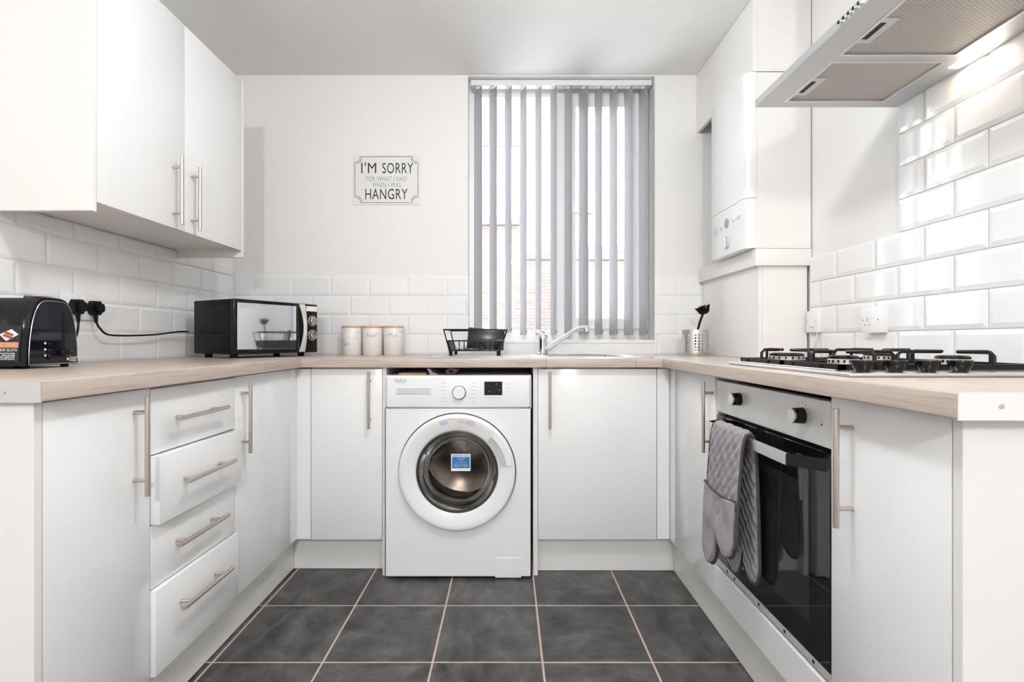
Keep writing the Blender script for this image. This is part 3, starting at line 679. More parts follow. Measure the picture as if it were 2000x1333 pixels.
single('crumpled_cloth', bm, 'purple', 'crumpled end of lilac cloth beside the rolled one on the washing machine', 'cloth')

# ------------------------------------------------------------------ wall cabinet (left)
UX, UZ0, UZ1 = -1.16, 1.374, 2.116
wc = thing('wall_cabinet', 'white gloss two door wall cabinet above the toaster', 'cabinet', (-1.3, 1.85, 1.345))
bm = BM(); box(bm, XL+0.0085, UX-DT-0.001, 1.4545, 2.2465, UZ0+0.002, UZ1, 0.0008, 1); part('body', bm, 'endpanel', wc)
bm = BM(); box(bm, XL+0.0085, UX, 1.436, 1.4535, 1.3456, UZ1+0.002, 0.001, 1); part('side_panel', bm, 'endpanel', wc)
bm = BM(); box(bm, XL+0.0085, UX, 2.2475, 2.265, 1.3456, UZ1+0.002, 0.001, 1); part('side_panel', bm, 'endpanel', wc)
for y0, y1, yh in ((1.4535, 1.8505, 1.783), (1.8505, 2.2475, 1.888)):
    bm = BM(); box(bm, UX-DT, UX, y0+GAP, y1-GAP, UZ0, UZ1, 0.0012, 2); d = part('door', bm, 'gloss', wc, 30)
    handle(d, (UX+HG, yh, 1.503), '+x')

# ------------------------------------------------------------------ boiler and its boxing
lb = thing('boiler_shelf', 'white painted boxed pillar with a shelf lip under the boiler', 'boxing', (1.13, 2.4, WT))
bm = BM(); box(bm, 1.028, 1.044, 2.1085, 2.711, WT, 1.287, 0.001, 1); part('side_panel', bm, 'white_trim', lb)
bm = BM(); box(bm, 1.0445, XR-0.011, 2.1085, 2.124, WT, 1.287, 0.001, 1); part('front_panel', bm, 'white_trim', lb)
bm = BM(); box(bm, 1.008, XR-0.004, 2.09, 2.711, 1.2875, 1.356, 0.002, 2); part('shelf', bm, 'white_trim', lb, 40)
ub = thing('boiler_pelmet', 'white painted boxed panel between the boiler top and ceiling', 'boxing', (1.13, 2.4, 2.079))
bm = BM(); box(bm, 1.0, 1.016, 2.094, 2.716, 2.079, ZC-0.002, 0.001, 1); part('side_panel', bm, 'white_trim', ub)
bm = BM(); box(bm, 1.0165, XR-0.004, 2.094, 2.11, 2.079, ZC-0.002, 0.001, 1); part('front_panel', bm, 'white_trim', ub)
bo = thing('boiler', 'white wall hung gas boiler with round control dials', 'boiler', (1.1, 2.27, 1.357))
bm = BM(); box(bm, 1.012, XR-0.005, 2.0925, 2.45, 1.3575, 2.075, 0.0015, 1); part('body', bm, 'white_trim', bo)
def shell(z0, z1):
    p = [(1.0115, 2.0905), (1.0115, 2.452), (0.985, 2.452), (0.972, 2.446), (0.966, 2.434), (0.966, 2.125), (0.969, 2.110), (0.976, 2.099), (0.988, 2.092), (1.0, 2.0905)]
    return prism(BM(), p, 'z', z0, z1)
part('front_cover', shell(1.5635, 2.075), 'white_plastic', bo, 40)
cp = part('control_panel', shell(1.3585, 1.5615), 'white_plastic', bo, 40)
def dial(y, z, r, h, m_, nm='dial'):
    bm = BM(); lathe(bm, [(r, 0.966), (r*0.96, 0.966-h), (r*0.7, 0.966-h-0.001), (0.0001, 0.966-h)], (0, y, z), 'x', 24); return part(nm, bm, m_, cp, 40)
dial(2.383, 1.487, 0.016, 0.006, 'pale_print'); dial(2.325, 1.487, 0.009, 0.002, 'pale_print', 'gauge'); dial(2.199, 1.505, 0.016, 0.006, 'white_plastic'); dial(2.15, 1.509, 0.016, 0.006, 'white_plastic')
dial(2.266, 1.497, 0.022, 0.002, 'grey_print', 'gauge')
k = dial(2.262, 1.413, 0.027, 0.008, 'pale_print')
bm = BM(); box(bm, 0.951, 0.957, 2.259, 2.265, 1.392, 1.434); part('pointer', bm, 'white_plastic', k)

# ------------------------------------------------------------------ cooker hood
HZ = 1.717
hd = thing('cooker_hood', 'silver steel cooker hood with ribbed filters above the hob', 'cooker hood', (1.0, 1.32, HZ))
hx0, hx1, hy0, hy1 = 0.78, XR-0.0095, 1.02, 1.62
bm = BM()     # underside frame around the filters, lip and sloped top
fx0, fx1 = 0.852, 1.157; fy = ((1.055, 1.328), (1.352, 1.584))
box(bm, hx0, fx0, hy0, hy1, HZ, HZ+0.016); box(bm, fx1, hx1, hy0, hy1, HZ, HZ+0.016)
box(bm, fx0, fx1, hy0, fy[0][0], HZ, HZ+0.016); box(bm, fx0, fx1, fy[0][1], fy[1][0], HZ, HZ+0.016); box(bm, fx0, fx1, fy[1][1], hy1, HZ, HZ+0.016)
a = [(hx0, hy0), (hx1, hy0), (hx1, hy1), (hx0, hy1)]; b = [(0.98, 1.2), (hx1, 1.2), (hx1, 1.44), (0.98, 1.44)]
A = [bm.verts.new((*p, HZ+0.016)) for p in a]; A2 = [bm.verts.new((*p, HZ+0.022)) for p in a]; B = [bm.verts.new((*p, HZ+0.17)) for p in b]
for i in range(4):
    bm.faces.new((A[i], A[(i+1) % 4], A2[(i+1) % 4], A2[i])); bm.faces.new((A2[i], A2[(i+1) % 4], B[(i+1) % 4], B[i]))
bm.faces.new(B)
part('canopy', bm, 'hood', hd)
bm = BM(); box(bm, 0.985, hx1, 1.205, 1.435, HZ+0.17, ZC-0.001); part('chimney', bm, 'hood', hd)
for y0, y1 in fy:
    bm = BM(); box(bm, fx0+0.002, fx1-0.002, y0+0.002, y1-0.002, HZ+0.004, HZ+0.012); fl = part('filter', bm, 'mesh_filter', hd)
    bm = BM()
    for r in ((fx0, fx0+0.008, y0, y1), (fx1-0.008, fx1, y0, y1), (fx0+0.008, fx1-0.008, y0, y0+0.008), (fx0+0.008, fx1-0.008, y1-0.008, y1)): box(bm, *r, HZ-0.001, HZ+0.006)
    part('filter_frame', bm, 'steel', fl)
    ym = y0+(y1-y0)*0.62
    bm = BM(); box(bm, fx0+0.008, fx0+0.045, ym-0.05, ym+0.05, HZ+0.002, HZ+0.0045); lt = part('latch', bm, 'steel_fascia', fl)
    bm = BM(); box(bm, fx0+0.014, fx0+0.026, ym-0.032, ym+0.032, HZ+0.0008, HZ+0.0025); part('latch_slot', bm, 'black_matte', lt)
bm = BM(); box(bm, 1.187, 1.217, 1.28, 1.386, HZ-0.0012, HZ+0.002); part('lamp', bm, 'lamp_lens', hd, label='warm lit lamp strip')
for k in range(5):
    y = 1.134+k*0.0168; bm = BM(); lathe(bm, [(0.0055, hx0), (0.0055, hx0-0.006), (0.0045, hx0-0.0075), (0.0001, hx0-0.0075)], (0, y, HZ+0.009), 'x', 14); bt = part('button', bm, 'chrome', hd, 40)
    bm = BM(); lathe(bm, [(0.0042, hx0-0.0078), (0.0042, hx0-0.0076)], (0, y, HZ+0.009), 'x', 12); part('button_face', bm, 'black', bt)

# ------------------------------------------------------------------ gas hob
hb = thing('gas_hob', 'stainless four burner gas hob with black pan supports', 'hob', (0.945, 1.32, WT))
bm = BM(); box(bm, 0.69, 1.195, 1.035, 1.607, WT+0.0003, WT+0.009, 0.004, 3); part('tray', bm, 'steel', hb, 40)
bm = BM(); box(bm, 0.715, 1.17, 1.125, 1.59, WT+0.0085, WT+0.0105, 0.0008, 1); part('burner_plate', bm, 'steel', hb)
for X, Y, r in ((0.80, 1.475, 0.048), (0.80, 1.225, 0.034), (1.06, 1.475, 0.036), (1.06, 1.225, 0.036)):
    bm = BM(); z = WT+0.0105
    lathe(bm, [(r*1.15, z), (r*1.1, z+0.004), (r, z+0.006), (r, z+0.018), (r*0.9, z+0.021), (0.0001, z+0.021)], (X, Y, 0), 'z', 36); bu = part('burner', bm, 'burner', hb, 35)
    bm = BM(); lathe(bm, [(r*0.92, z+0.0212), (r*0.95, z+0.025), (r*0.8, z+0.0285), (0.0001, z+0.029)], (X, Y, 0), 'z', 36); part('burner_cap', bm, 'enamel', bu, 40)
    bm = BM()
    for k in range(18):
        a = 2*PI*k/18; box_ = BM(); box(box_, r-0.002, r+0.0006, -0.0022, 0.0022, z+0.012, z+0.0185); merge(bm, box_, Matrix.Translation((X, Y, 0)) @ Matrix.Rotation(a, 4, 'Z'))
    part('flame_port', bm, 'enamel', bu)
for y0, y1 in ((1.355, 1.592), (1.115, 1.352)):
    bm = BM(); x0, x1, z = 0.722, 1.165, WT+0.0145
    for r in ((x0, x0+0.012, y0, y1), (x1-0.012, x1, y0, y1), (x0, x1, y0, y0+0.010), (x0, x1, y1-0.010, y1)): box(bm, *r, z-0.004, z+0.008)
    ps = part('pan_support', bm, 'enamel', hb)
    ym = (y0+y1)/2; H = WT+0.048
    for X in (0.80, 1.06):
        for dx, dy in ((1, 0), (-1, 0), (0, 1), (0, -1)):
            e = (x0+0.006 if X < 0.9 else x1-0.006, ym) if dx and ((dx < 0) == (X < 0.9)) else (X, ym)
            if dx:
                st_ = x0+0.006 if dx < 0 and X < 0.9 else (x1-0.006 if dx > 0 and X > 0.9 else X+dx*0.125)
                p = [(st_, ym, z), (st_, ym, H-0.008), (st_-dx*0.008, ym, H), (X+dx*0.022, ym, H)]
            else:
                st_ = (y1-0.006 if dy > 0 else y0+0.006)
                p = [(X, st_, z), (X, st_, H-0.008), (X, st_-dy*0.008, H), (X, ym+dy*0.022, H)]
            bm = BM(); tube(bm, p, 0.0042, 8); part('finger', bm, 'enamel', ps, 50)
    bm = BM(); box(bm, 0.925, 0.937, y0+0.01, y1-0.01, z-0.004, z+0.006); part('cross_bar', bm, 'enamel', ps)
    for k in range(2):
        bm = BM(); yy = y0+(y1-y0)*(0.3+0.5*k); box(bm, x0-0.003, x0+0.0, yy-0.004, yy+0.004, WT+0.009, z+0.006); part('rubber_pad', bm, 'rubber', ps)
km = BM(); lathe(km, [(0.013, 0), (0.0145, 0.004), (0.020, 0.012), (0.0225, 0.022), (0.0215, 0.0245), (0.0001, 0.0245)], (0, 0, 0), 'z', 30); km = mesh_of('hob_knob', km, M['black'], 40)
for X in (0.741, 0.808, 0.876, 0.944): inst('knob', km, hb, (X, 1.073, WT+0.0088))

# ------------------------------------------------------------------ built-in oven
OX = 0.683; oy0, oy1, oz0, oz1 = 1.0875, 1.6785, 0.2545, 0.853
ov = thing('oven', 'built-in electric oven with silver fascia and black glass door', 'oven', (0.95, 1.383, oz0))
bm = BM(); box(bm, OX+0.024, 1.2, oy0+0.015, oy1-0.015, oz0, oz1-0.005); part('body', bm, 'enamel', ov)
bm = BM(); box(bm, OX, OX+0.023, oy0, oy1, 0.7525, oz1, 0.001, 1); fa = part('fascia', bm, 'steel_fascia', ov)
for px, py in ((1428, 780), (1546, 812)):
    s = (px-991+10)/OX; s = (px-991)/(OX-0.025); y = F/s; z = 0.983-(py-665)/s
    bm = BM(); lathe(bm, [(0.019, OX), (0.0175, OX-0.022), (0.0155, OX-0.0225), (0.0001, OX-0.0225)], (0, y, z), 'x', 28); k = part('knob', bm, 'black', fa, 40)
    bm = BM(); lathe(bm, [(0.0165, OX-0.0225), (0.0162, OX-0.0265), (0.0001, OX-0.027)], (0, y, z), 'x', 28); part('knob_cap', bm, 'steel', k, 40)
    bm = BM()
    for a in range(-130, 131, 26):
        b2 = BM(); box(b2, OX-0.0004, OX, -0.0012, 0.0012, 0.027, 0.031); merge(bm, b2, Matrix.Translation((0, y, z)) @ Matrix.Rotation(math.radians(a), 4, 'X'))
    part('dial_mark', bm, 'grey_print', fa)
bm = BM(); lathe(bm, [(0.002, OX), (0.002, OX-0.001)], (0, 1.118, 0.80), 'x', 10); part('indicator_lamp', bm, 'black', fa)
bm = BM(); box(bm, OX, OX+0.022, oy0+0.001, oy1-0.001, 0.275, 0.742, 0.001, 1); od = part('door', bm, 'oven_glass', ov)
bm = BM(); box(bm, OX-0.0006, OX, oy0+0.075, oy1-0.075, 0.345, 0.655); part('window', bm, 'oven_window', od)
bm = BM(); box(bm, OX+0.001, OX+0.023, oy0+0.001, oy1-0.001, 0.2550, 0.2735, 0.001, 1); vt = part('vent_trim', bm, 'steel_fascia', ov)
for y in (1.15, 1.27, 1.40, 1.55, 1.6): bm = BM(); box(bm, OX+0.0005, OX+0.001, y-0.004, y+0.004, 0.260, 0.268); part('vent_hole', bm, 'black', vt)
bm = BM(); HXB = 0.635
box(bm, HXB-0.006, HXB+0.004, 1.165, 1.632, 0.700, 0.727, 0.0015, 2)
hn = part('handle', bm, 'steel', od, label='brushed steel bar with black ends')
for ya, yb in ((1.165, 1.102), (1.632, 1.668)):
    bm = BM(); prism(bm, [(HXB-0.005, ya), (HXB+0.005, ya), (OX, yb+(0.012 if yb < ya else -0.012)), (OX, yb)] if yb < ya else [(HXB-0.005, ya), (HXB+0.005, ya), (OX, yb-0.012), (OX, yb)], 'z', 0.700, 0.727); part('handle_end', bm, 'black', hn)

# ------------------------------------------------------------------ double oven glove over the oven handle
gl = thing('double_oven_glove', 'grey quilted double oven glove draped over the oven handle', 'oven glove', (0.63, 1.44, 0.32))
G0, G1 = 1.345, 1.552
path = [(0.594, 0.30), (0.597, 0.40), (0.601, 0.50), (0.607, 0.60), (0.613, 0.68), (0.617, 0.712), (0.623, 0.733), (0.632, 0.7385), (0.641, 0.7345), (0.6475, 0.718), (0.651, 0.69), (0.655, 0.60), (0.658, 0.50), (0.660, 0.40), (0.661, 0.28)]
path = [Vector((p[0], 0, p[1])) for p in path]
cum = [0]
for a, b in zip(path, path[1:]): cum.append(cum[-1]+(b-a).length)
def on_path(s):
    s = max(0, min(cum[-1], s))
    for i in range(len(path)-1):
        if s <= cum[i+1]+1e-9:
            t = (s-cum[i])/(cum[i+1]-cum[i]); p = path[i].lerp(path[i+1], t); d = (path[i+1]-path[i]).normalized(); return p, Vector((-d.z, 0, d.x))
    return path[-1], Vector((1, 0, 0))
def lobe(u, la, lb, notch, um):   # end trim along u (0 = near, 1 = far)
    if u < um: return lb+(notch-lb)*abs((u/um-0.42)/0.58)**3 if u/um > 0.42 else lb+0.05*abs((0.42-u/um)/0.42)**3
    w = (u-um)/(1-um); return la+(notch-la)*abs((0.58-w)/0.58)**3 if w < 0.58 else la+0.05*((w-0.58)/0.42)**3
def s_front(u): return lobe(u, 0.035, 0.10, 0.155, 0.48)
def s_back(u): return cum[-1]-lobe(u, 0.025, 0.05, 0.115, 0.46)
NU, NV = 44, 130
def sheet(off, s0f, s1f, quilt, thick, wob=0.0):
    bm = BM(); L = []
    for side in (0, 1):
        g_ = []
        for j in range(NV+1):
            r_ = []
            for i in range(NU+1):
                u = i/NU; s0, s1 = s0f(u), s1f(u); s = s0+(s1-s0)*j/NV; p, n_ = on_path(s); y = G0+(G1-G0)*u
                q = 0
                if quilt:
                    a, b = (y*1.1+s)/0.036, (y*1.1-s)/0.060
                    q = 0.0085*abs(math.sin(PI*a))**0.5*min(1, 0.55+0.45*abs(math.sin(PI*b))**0.5) - 0.005
                q += wob*(math.sin(31*y+17*s)+math.sin(55*s-23*y+1.3)+0.6*math.sin(80*y+40*s))
                e = min(1, min(i, NU-i)/3.0, min(j, NV-j)/3.0)
                o = off+(thick*e*0.5+q*e if side == 0 else -thick*e*0.5-q*e)
                r_.append(bm.verts.new(p+Vector((0, y, 0))+n_*o))
            g_.append(r_)
        L.append(g_)
    for side in (0, 1):
        g_ = L[side]
        for j in range(NV):
            for i in range(NU):
                f = (g_[j][i], g_[j][i+1], g_[j+1][i+1], g_[j+1][i]); bm.faces.new(f if side == 0 else f[::-1])
    bmesh.ops.remove_doubles(bm, verts=bm.verts[:], dist=1e-5)
    return bm
part('quilted_band', sheet(0, s_front, s_back, True, 0.011), 'glove', gl, 60)
def pocket_top(u): return cum[2]+0.060-0.012*math.sin(PI*u)
part('pocket', sheet(0.010, s_front, pocket_top, False, 0.008, 0.0022), 'glove', gl, 60)
def edge_pts(off, s0f, s1f):
    pts = []
    for i in range(0, NU+1): pts.append((i/NU, s0f(i/NU)))
    n_ = 60
    a, b = s0f(1), s1f(1); pts += [(1, a+(b-a)*k/n_) for k in range(1, n_)]
    for i in range(NU, -1, -1): pts.append((i/NU, s1f(i/NU)))
    a, b = s1f(0), s0f(0); pts += [(0, a+(b-a)*k/n_) for k in range(1, n_)]
    out = []
    for u, s in pts:
        p, n2 = on_path(s); out.append(p+Vector((0, G0+(G1-G0)*u, 0))+n2*off)
    return out
bm = BM(); tube(bm, edge_pts(0, s_front, s_back), 0.0042, 8, closed=True); part('binding', bm, 'binding', gl, 60, label='charcoal edge binding')
bm = BM(); pts = []
for i in range(NU+1):
    p, n2 = on_path(pocket_top(i/NU)); pts.append(p+Vector((0, G0+(G1-G0)*i/NU, 0))+n2*0.010)
tube(bm, pts, 0.0035, 8); part('pocket_hem', bm, 'binding', gl, 60)

# ------------------------------------------------------------------ microwave
MW, MD, MH, MZ = 0.43, 0.285, 0.229, 0.0175
ang = math.radians(61.5)
mwv = thing('microwave', 'black microwave with mirrored door angled in the worktop corner', 'microwave', (-1.117, 2.10, WT), ang, local=True)
# own frame: x along the front from the hinge edge, -y out of the front, z up
bm = BM(); box(bm, 0.004, MW-0.004, 0.022, MD, MZ, MZ+MH, 0.005, 3); bd = part('body', bm, 'black_matte', mwv, 40)
bm = BM()
for i in range(7):
    for k in range(5): box(bm, 0.0032, 0.0045, 0.10+i*0.018, 0.112+i*0.018, MZ+0.04+k*0.011, MZ+0.045+k*0.011)
part('side_vent', bm, 'black', bd)
bm = BM(); box(bm, 0.0028, 0.0045, 0.07, 0.24, MZ+0.19, MZ+0.193); part('side_crease', bm, 'black', bd)
bm = BM(); box(bm, 0, 0.332, 0, 0.021, MZ, MZ+MH, 0.005, 3); dd = part('door', bm, 'black', mwv, 40)
bm = BM(); box(bm, 0.016, 0.304, -0.0008, 0.004, MZ+0.019, MZ+MH-0.015, 0.0004, 1); wn = part('window', bm, 'mirror_glass', dd)
bm = BM(); merge(bm, text_bm('Russell Hobbs', 0.017, shear=0.35, depth=0.0003), Matrix.Translation((0.075, -0.0012, MZ+MH-0.030)) @ FACE['-y']); part('brand_lettering', bm, 'pale_print', wn)
bm = BM(); b2 = bm; ring = []
for k in range(17):
    t = k/16; bw = math.sin(PI*t); xl_, xr_ = 0.320+0.017*bw, 0.352+0.002*bw; yy = -0.003-0.013*bw**0.7; zz = MZ+0.004+t*(MH-0.008)
    ring.append([b2.verts.new(p) for p in ((xl_, yy+0.002, zz), ((xl_+xr_)/2, yy-0.0025, zz), (xr_, yy+0.001, zz), (xr_, yy+0.007, zz), (xl_, yy+0.007, zz))])
for A, B in zip(ring, ring[1:]):
    for k in range(5): b2.faces.new((A[k], A[(k+1) % 5], B[(k+1) % 5], B[k]))
b2.faces.new(ring[0]); b2.faces.new(ring[-1][::-1]); part('handle', bm, 'handle_cream', dd, 40, label='curved pale metallic handle')
bm = BM(); box(bm, 0.335, MW, 0.002, 0.021, MZ, MZ+MH, 0.006, 3); cpn = part('control_panel', bm, 'black', mwv, 40)
bm = BM(); box(bm, 0.362, 0.425, 0.0012, 0.004, MZ+MH-0.034, MZ+MH-0.010); part('rating_label', bm, 'white_print', cpn)
for z in (0.149, 0.082):
    bm = BM(); lathe(bm, [(0.024, 0.002), (0.0235, -0.001), (0.0205, -0.0015), (0.019, -0.014), (0.017, -0.016), (0.0001, -0.016)], (0.396, 0, MZ+z), 'y', 28); k = part('knob', bm, 'chrome', cpn, 40)
    bm = BM()
    for a in range(0, 360, 30):
        b2 = BM(); box(b2, -0.0008, 0.0008, 0.0015, 0.003, 0.0255, 0.028); merge(bm, b2, Matrix.Translation((0.396, 0, MZ+z)) @ Matrix.Rotation(math.radians(a), 4, 'Y'))
    part('dial_mark', bm, 'white_print', cpn)
for x, y in ((0.04, 0.06), (MW-0.05, 0.06), (0.04, MD-0.05), (MW-0.05, MD-0.05)):
    bm = BM(); lathe(bm, [(0.014, 0.0), (0.016, MZ+0.001)], (x, y, 0), 'z', 14); part('foot', bm, 'rubber', mwv)
Rm = Matrix.Translation((-1.117, 2.10, WT)) @ Matrix.Rotation(ang, 4, 'Z'); Ri = Rm.inverted()
def smooth_pts(pts, n=8):
    P = [Vector(p) for p in pts]; P = [P[0]]+P+[P[-1]]; out = []
    for i in range(1, len(P)-2):
        for k in range(n):
            t = k/n; a, b, c_, d_ = P[i-1:i+3]
            out.append(0.5*((2*b)+(c_-a)*t+(2*a-5*b+4*c_-d_)*t*t+(3*b-a-3*c_+d_)*t**3))
    out.append(P[-2]); return out
def plug_bm(Y, Z, X=-1.4335):
    bm = BM(); o = [(-0.022, 0.010), (-0.014, 0.024), (0.014, 0.024), (0.022, 0.010), (0.022, -0.012), (0.012, -0.024), (-0.012, -0.024), (-0.022, -0.012)]
    prism(bm, [(Y+a, Z+b) for a, b in o], 'x', X, X+0.020); prism(bm, [(Y+a*0.62, Z+b*0.62) for a, b in o], 'x', X+0.020, X+0.034)
    tube(bm, [(X+0.012, Y, Z-0.022), (X+0.014, Y, Z-0.052)], [0.0075, 0.0045], 10); return bm
bm = plug_bm(1.777, 1.094); bmesh.ops.transform(bm, matrix=Ri, verts=bm.verts[:]); part('plug', bm, 'black_matte', mwv, 30)
cb = smooth_pts([(-1.4195, 1.777, 1.045), (-1.414, 1.785, 1.025), (-1.408, 1.81, 1.004), (-1.405, 1.88, 1.0), (-1.405, 1.97, 1.002), (-1.408, 2.06, 1.006), (-1.412, 2.14, 1.013), (-1.40, 2.20, 1.02), (-1.385, 2.235, 1.02)])
bm = BM(); tube(bm, cb, 0.0035, 8); bmesh.ops.transform(bm, matrix=Ri, verts=bm.verts[:]); part('power_cable', bm, 'black_matte', mwv, 60)

# ------------------------------------------------------------------ toaster
tt = thing('toaster', 'black gloss toaster with lever and three buttons at the worktop end', 'toaster', (-1.34, 1.415, WT))
TX0, TX1, ty0_, ty1_, tz0, tz1 = -1.435, -1.245, 1.33, 1.50, WT+0.008, 1.104
ym = (ty0_+ty1_)/2
def tsec(x, k, kz):
    hw, H = 0.085*k, (tz1-tz0)*kz; pts = []
    for i in range(25):
        a = PI*i/24; c_ = math.cos(a); s_ = math.sin(a)
        pts.append((x, ym+hw*(abs(c_)**0.44)*(1 if c_ > 0 else -1)*(1-0.13*s_), tz0+H*(s_**0.75)))
    return pts
bm = BM(); secs = [tsec(TX0, 0.93, 0.97), tsec(TX0+0.012, 0.985, 0.995), tsec(TX0+0.03, 1, 1), tsec(TX1-0.035, 1, 1), tsec(TX1-0.014, 0.985, 0.992), tsec(TX1-0.004, 0.95, 0.972)]
R_ = [[bm.verts.new(p) for p in s] for s in secs]
for A, B in zip(R_, R_[1:]):
    for i in range(len(A)-1): bm.faces.new((A[i], A[i+1], B[i+1], B[i]))
    bm.faces.new((A[-1], A[0], B[0], B[-1]))
bm.faces.new(R_[0]); bm.faces.new(R_[-1][::-1]); tb = part('body', bm, 'black', tt, 50)
bm = BM(); s = [(p[1], p[2]) for p in tsec(0, 0.90, 0.93)]
s = [(ym+(y-ym)*1.0, tz0+0.003+(z-tz0)*0.98) for y, z in s]; prism(bm, s, 'x', TX1-0.006, TX1); ep = part('end_panel', bm, 'toaster_panel', tt, 30)
bm = BM(); tube(bm, [(TX1-0.001, y, z) for y, z in s], 0.0013, 6, closed=True); part('edge_highlight', bm, 'chrome', ep, 60)  # added chrome bead that draws the highlight line around the panel edge
bm = BM(); box(bm, TX1-0.003, TX1+0.0006, 1.437, 1.447, tz0+0.03, tz0+0.145); part('lever_slot', bm, 'black_matte', ep)
bm = BM(); box(bm, TX1-0.001, TX1+0.018, 1.420, 1.464, tz0+0.024, tz0+0.042, 0.005, 2); part('lever', bm, 'black', ep, 40)
for k in range(3):
    z = tz0+0.054-k*0.0165
    bm = BM(); lathe(bm, [(0.0065, TX1-0.001), (0.0065, TX1+0.003), (0.005, TX1+0.0045), (0.0001, TX1+0.0045)], (0, 1.398, z), 'x', 16); part('button', bm, 'black', ep, 40)
    bm = BM(); lathe(bm, [(0.003, TX1), (0.003, TX1+0.0004)], (0, 1.386, z+0.005), 'x', 10); part('button_symbol', bm, 'white_print', ep)
bm = BM(); b2 = text_bm('Russell', 0.011, sx=0.8, align='LEFT'); merge(bm, b2, Matrix.Translation((TX1+0.0004, 1.463, tz0+0.018)) @ FACE['+x']); b2 = text_bm('Hobbs', 0.011, sx=0.8, align='LEFT'); merge(bm, b2, Matrix.Translation((TX1+0.0004, 1.463, tz0+0.0105)) @ FACE['+x'])
lathe(bm, [(0.0042, TX1), (0.0042, TX1+0.0004)], (0, 1.4575, tz0+0.0145), 'x', 12); part('brand_lettering', bm, 'white_print', ep)
bm = BM()
for y in (ym-0.028, ym+0.028): box(bm, TX0+0.03, TX1-0.045, y-0.017, y+0.017, tz1-0.012, tz1+0.002, 0.001, 1)
sl = part('slot_surround', bm, 'chrome', tt)
bm = BM()
for y in (ym-0.028, ym+0.028): box(bm, TX0+0.036, TX1-0.05, y-0.012, y+0.012, tz1+0.0018, tz1+0.0026)
part('slot', bm, 'black_matte', sl)
for x in (TX0+0.03, TX1-0.025):
    for y in (ty0_+0.025, ty1_-0.025): bm = BM(); lathe(bm, [(0.009, WT), (0.010, tz0+0.003)], (x, y, 0), 'z', 12); part('foot', bm, 'rubber', tt)
def tsurf(z):
    q = max(0.0, min(0.98, (z-tz0)/(tz1-tz0)))**(1/0.75); return ym-0.085*math.sqrt(1-q*q)**0.44*(1-0.13*q)
def wrap(bm):
    bmesh.ops.subdivide_edges(bm, edges=[e for e in bm.edges if abs(e.verts[0].co.z-e.verts[1].co.z) > 0.01], cuts=8, use_grid_fill=True)
    for v in bm.verts: v.co.y = tsurf(v.co.z)+(v.co.y-sy)*(1 if v.co.y < sy else 0)-0.0006
    return bm
sy = ty0_-0.0004     # printed sticker on the long side
def sq(bm, x0, x1, z0, z1, d=0.0004): box(bm, x0, x1, sy-d, sy+0.006, z0, z1)
bm = BM(); sq(bm, TX0+0.02, -1.262, tz0+0.012, tz0+0.105, 0.0002); sk2 = part('sticker', wrap(bm), 'black_print', tt, label='printed black sticker with toast picture')
bm = BM()
b2 = BM(); prism(b2, [(-0.026, 0), (0.004, 0.014), (0.024, 0.0), (-0.006, -0.017)], 'y', sy-0.0007, sy); merge(bm, b2, Matrix.Translation((-1.292, 0, tz0+0.082))); part('toaster_picture', wrap(bm), 'white_print', sk2)
for dz in (0.003, -0.005):
    bm = BM(); b2 = BM(); prism(b2, [(-0.017, 0.0), (-0.010, 0.0045), (0.015, -0.005), (0.008, -0.0095)], 'y', sy-0.0010, sy); merge(bm, b2, Matrix.Translation((-1.293, 0, tz0+0.082+dz+0.002))); part('toast_picture', wrap(bm), 'toast', sk2)
bm = BM(); sq(bm, TX0+0.03, -1.266, tz0+0.048, tz0+0.062, 0.0007); part('food_picture', wrap(bm), 'orange', sk2)
bm = BM(); text_into(bm, 'EXTRA WIDE SLOTS', 0.0095, (-1.268, sy-0.0008, tz0+0.0415), align='RIGHT')
for k, t_ in enumerate(('toast browning', 'wide opening', 'with variable width slots', 'and lift feature')): text_into(bm, t_, 0.0062, (-1.273, sy-0.0008, tz0+0.0335-k*0.005), align='RIGHT')
part('sticker_lettering', wrap(bm), 'white_print', sk2)
part('plug', plug_bm(1.703, 1.094), 'black_matte', tt, 30)
bm = BM(); tube(bm, smooth_pts([(-1.4195, 1.703, 1.045), (-1.415, 1.69, 1.0), (-1.41, 1.65, 0.95), (-1.40, 1.58, 0.92), (-1.40, 1.52, 0.916), (-1.40, 1.49, 0.93)]), 0.0035, 8); part('power_cable', bm, 'black_matte', tt, 60)

# ------------------------------------------------------------------ sockets and switches
def plate(name, label, cat, X, y0, y1, z0, z1, face, depth):
    t = thing(name, label, cat, (X, (y0+y1)/2, z0)); s = 1 if face == '+x' else -1
    a, b = sorted((X, X+s*depth)); bm = BM(); box(bm, a, b, y0, y1, z0, z1, 0.0012, 2); part('plate', bm, 'white_plastic', t, 40); return t, X+s*depth
t, xf = plate('double_socket', 'white double wall socket holding two black plugs behind the toaster', 'socket', XL+0.0105-0.0023, 1.657, 1.803, 1.053, 1.139, '+x', 0.008)
for y in (1.715, 1.745):
    bm = BM(); box(bm, xf-0.001, xf+0.003, y-0.0055, y+0.0055, 1.115, 1.131, 0.001, 1); part('switch', bm, 'white_plastic', t)
t, xf = plate('single_socket', 'white single wall socket on a raised box above the hob', 'socket', XR-0.0083, 1.664, 1.75, 1.008, 1.094, '-x', 0.028)
bm = BM(); box(bm, xf-0.003, xf+0.001, 1.690, 1.702, 1.055, 1.078, 0.001, 1); part('switch', bm, 'white_plastic', t)
bm = BM()
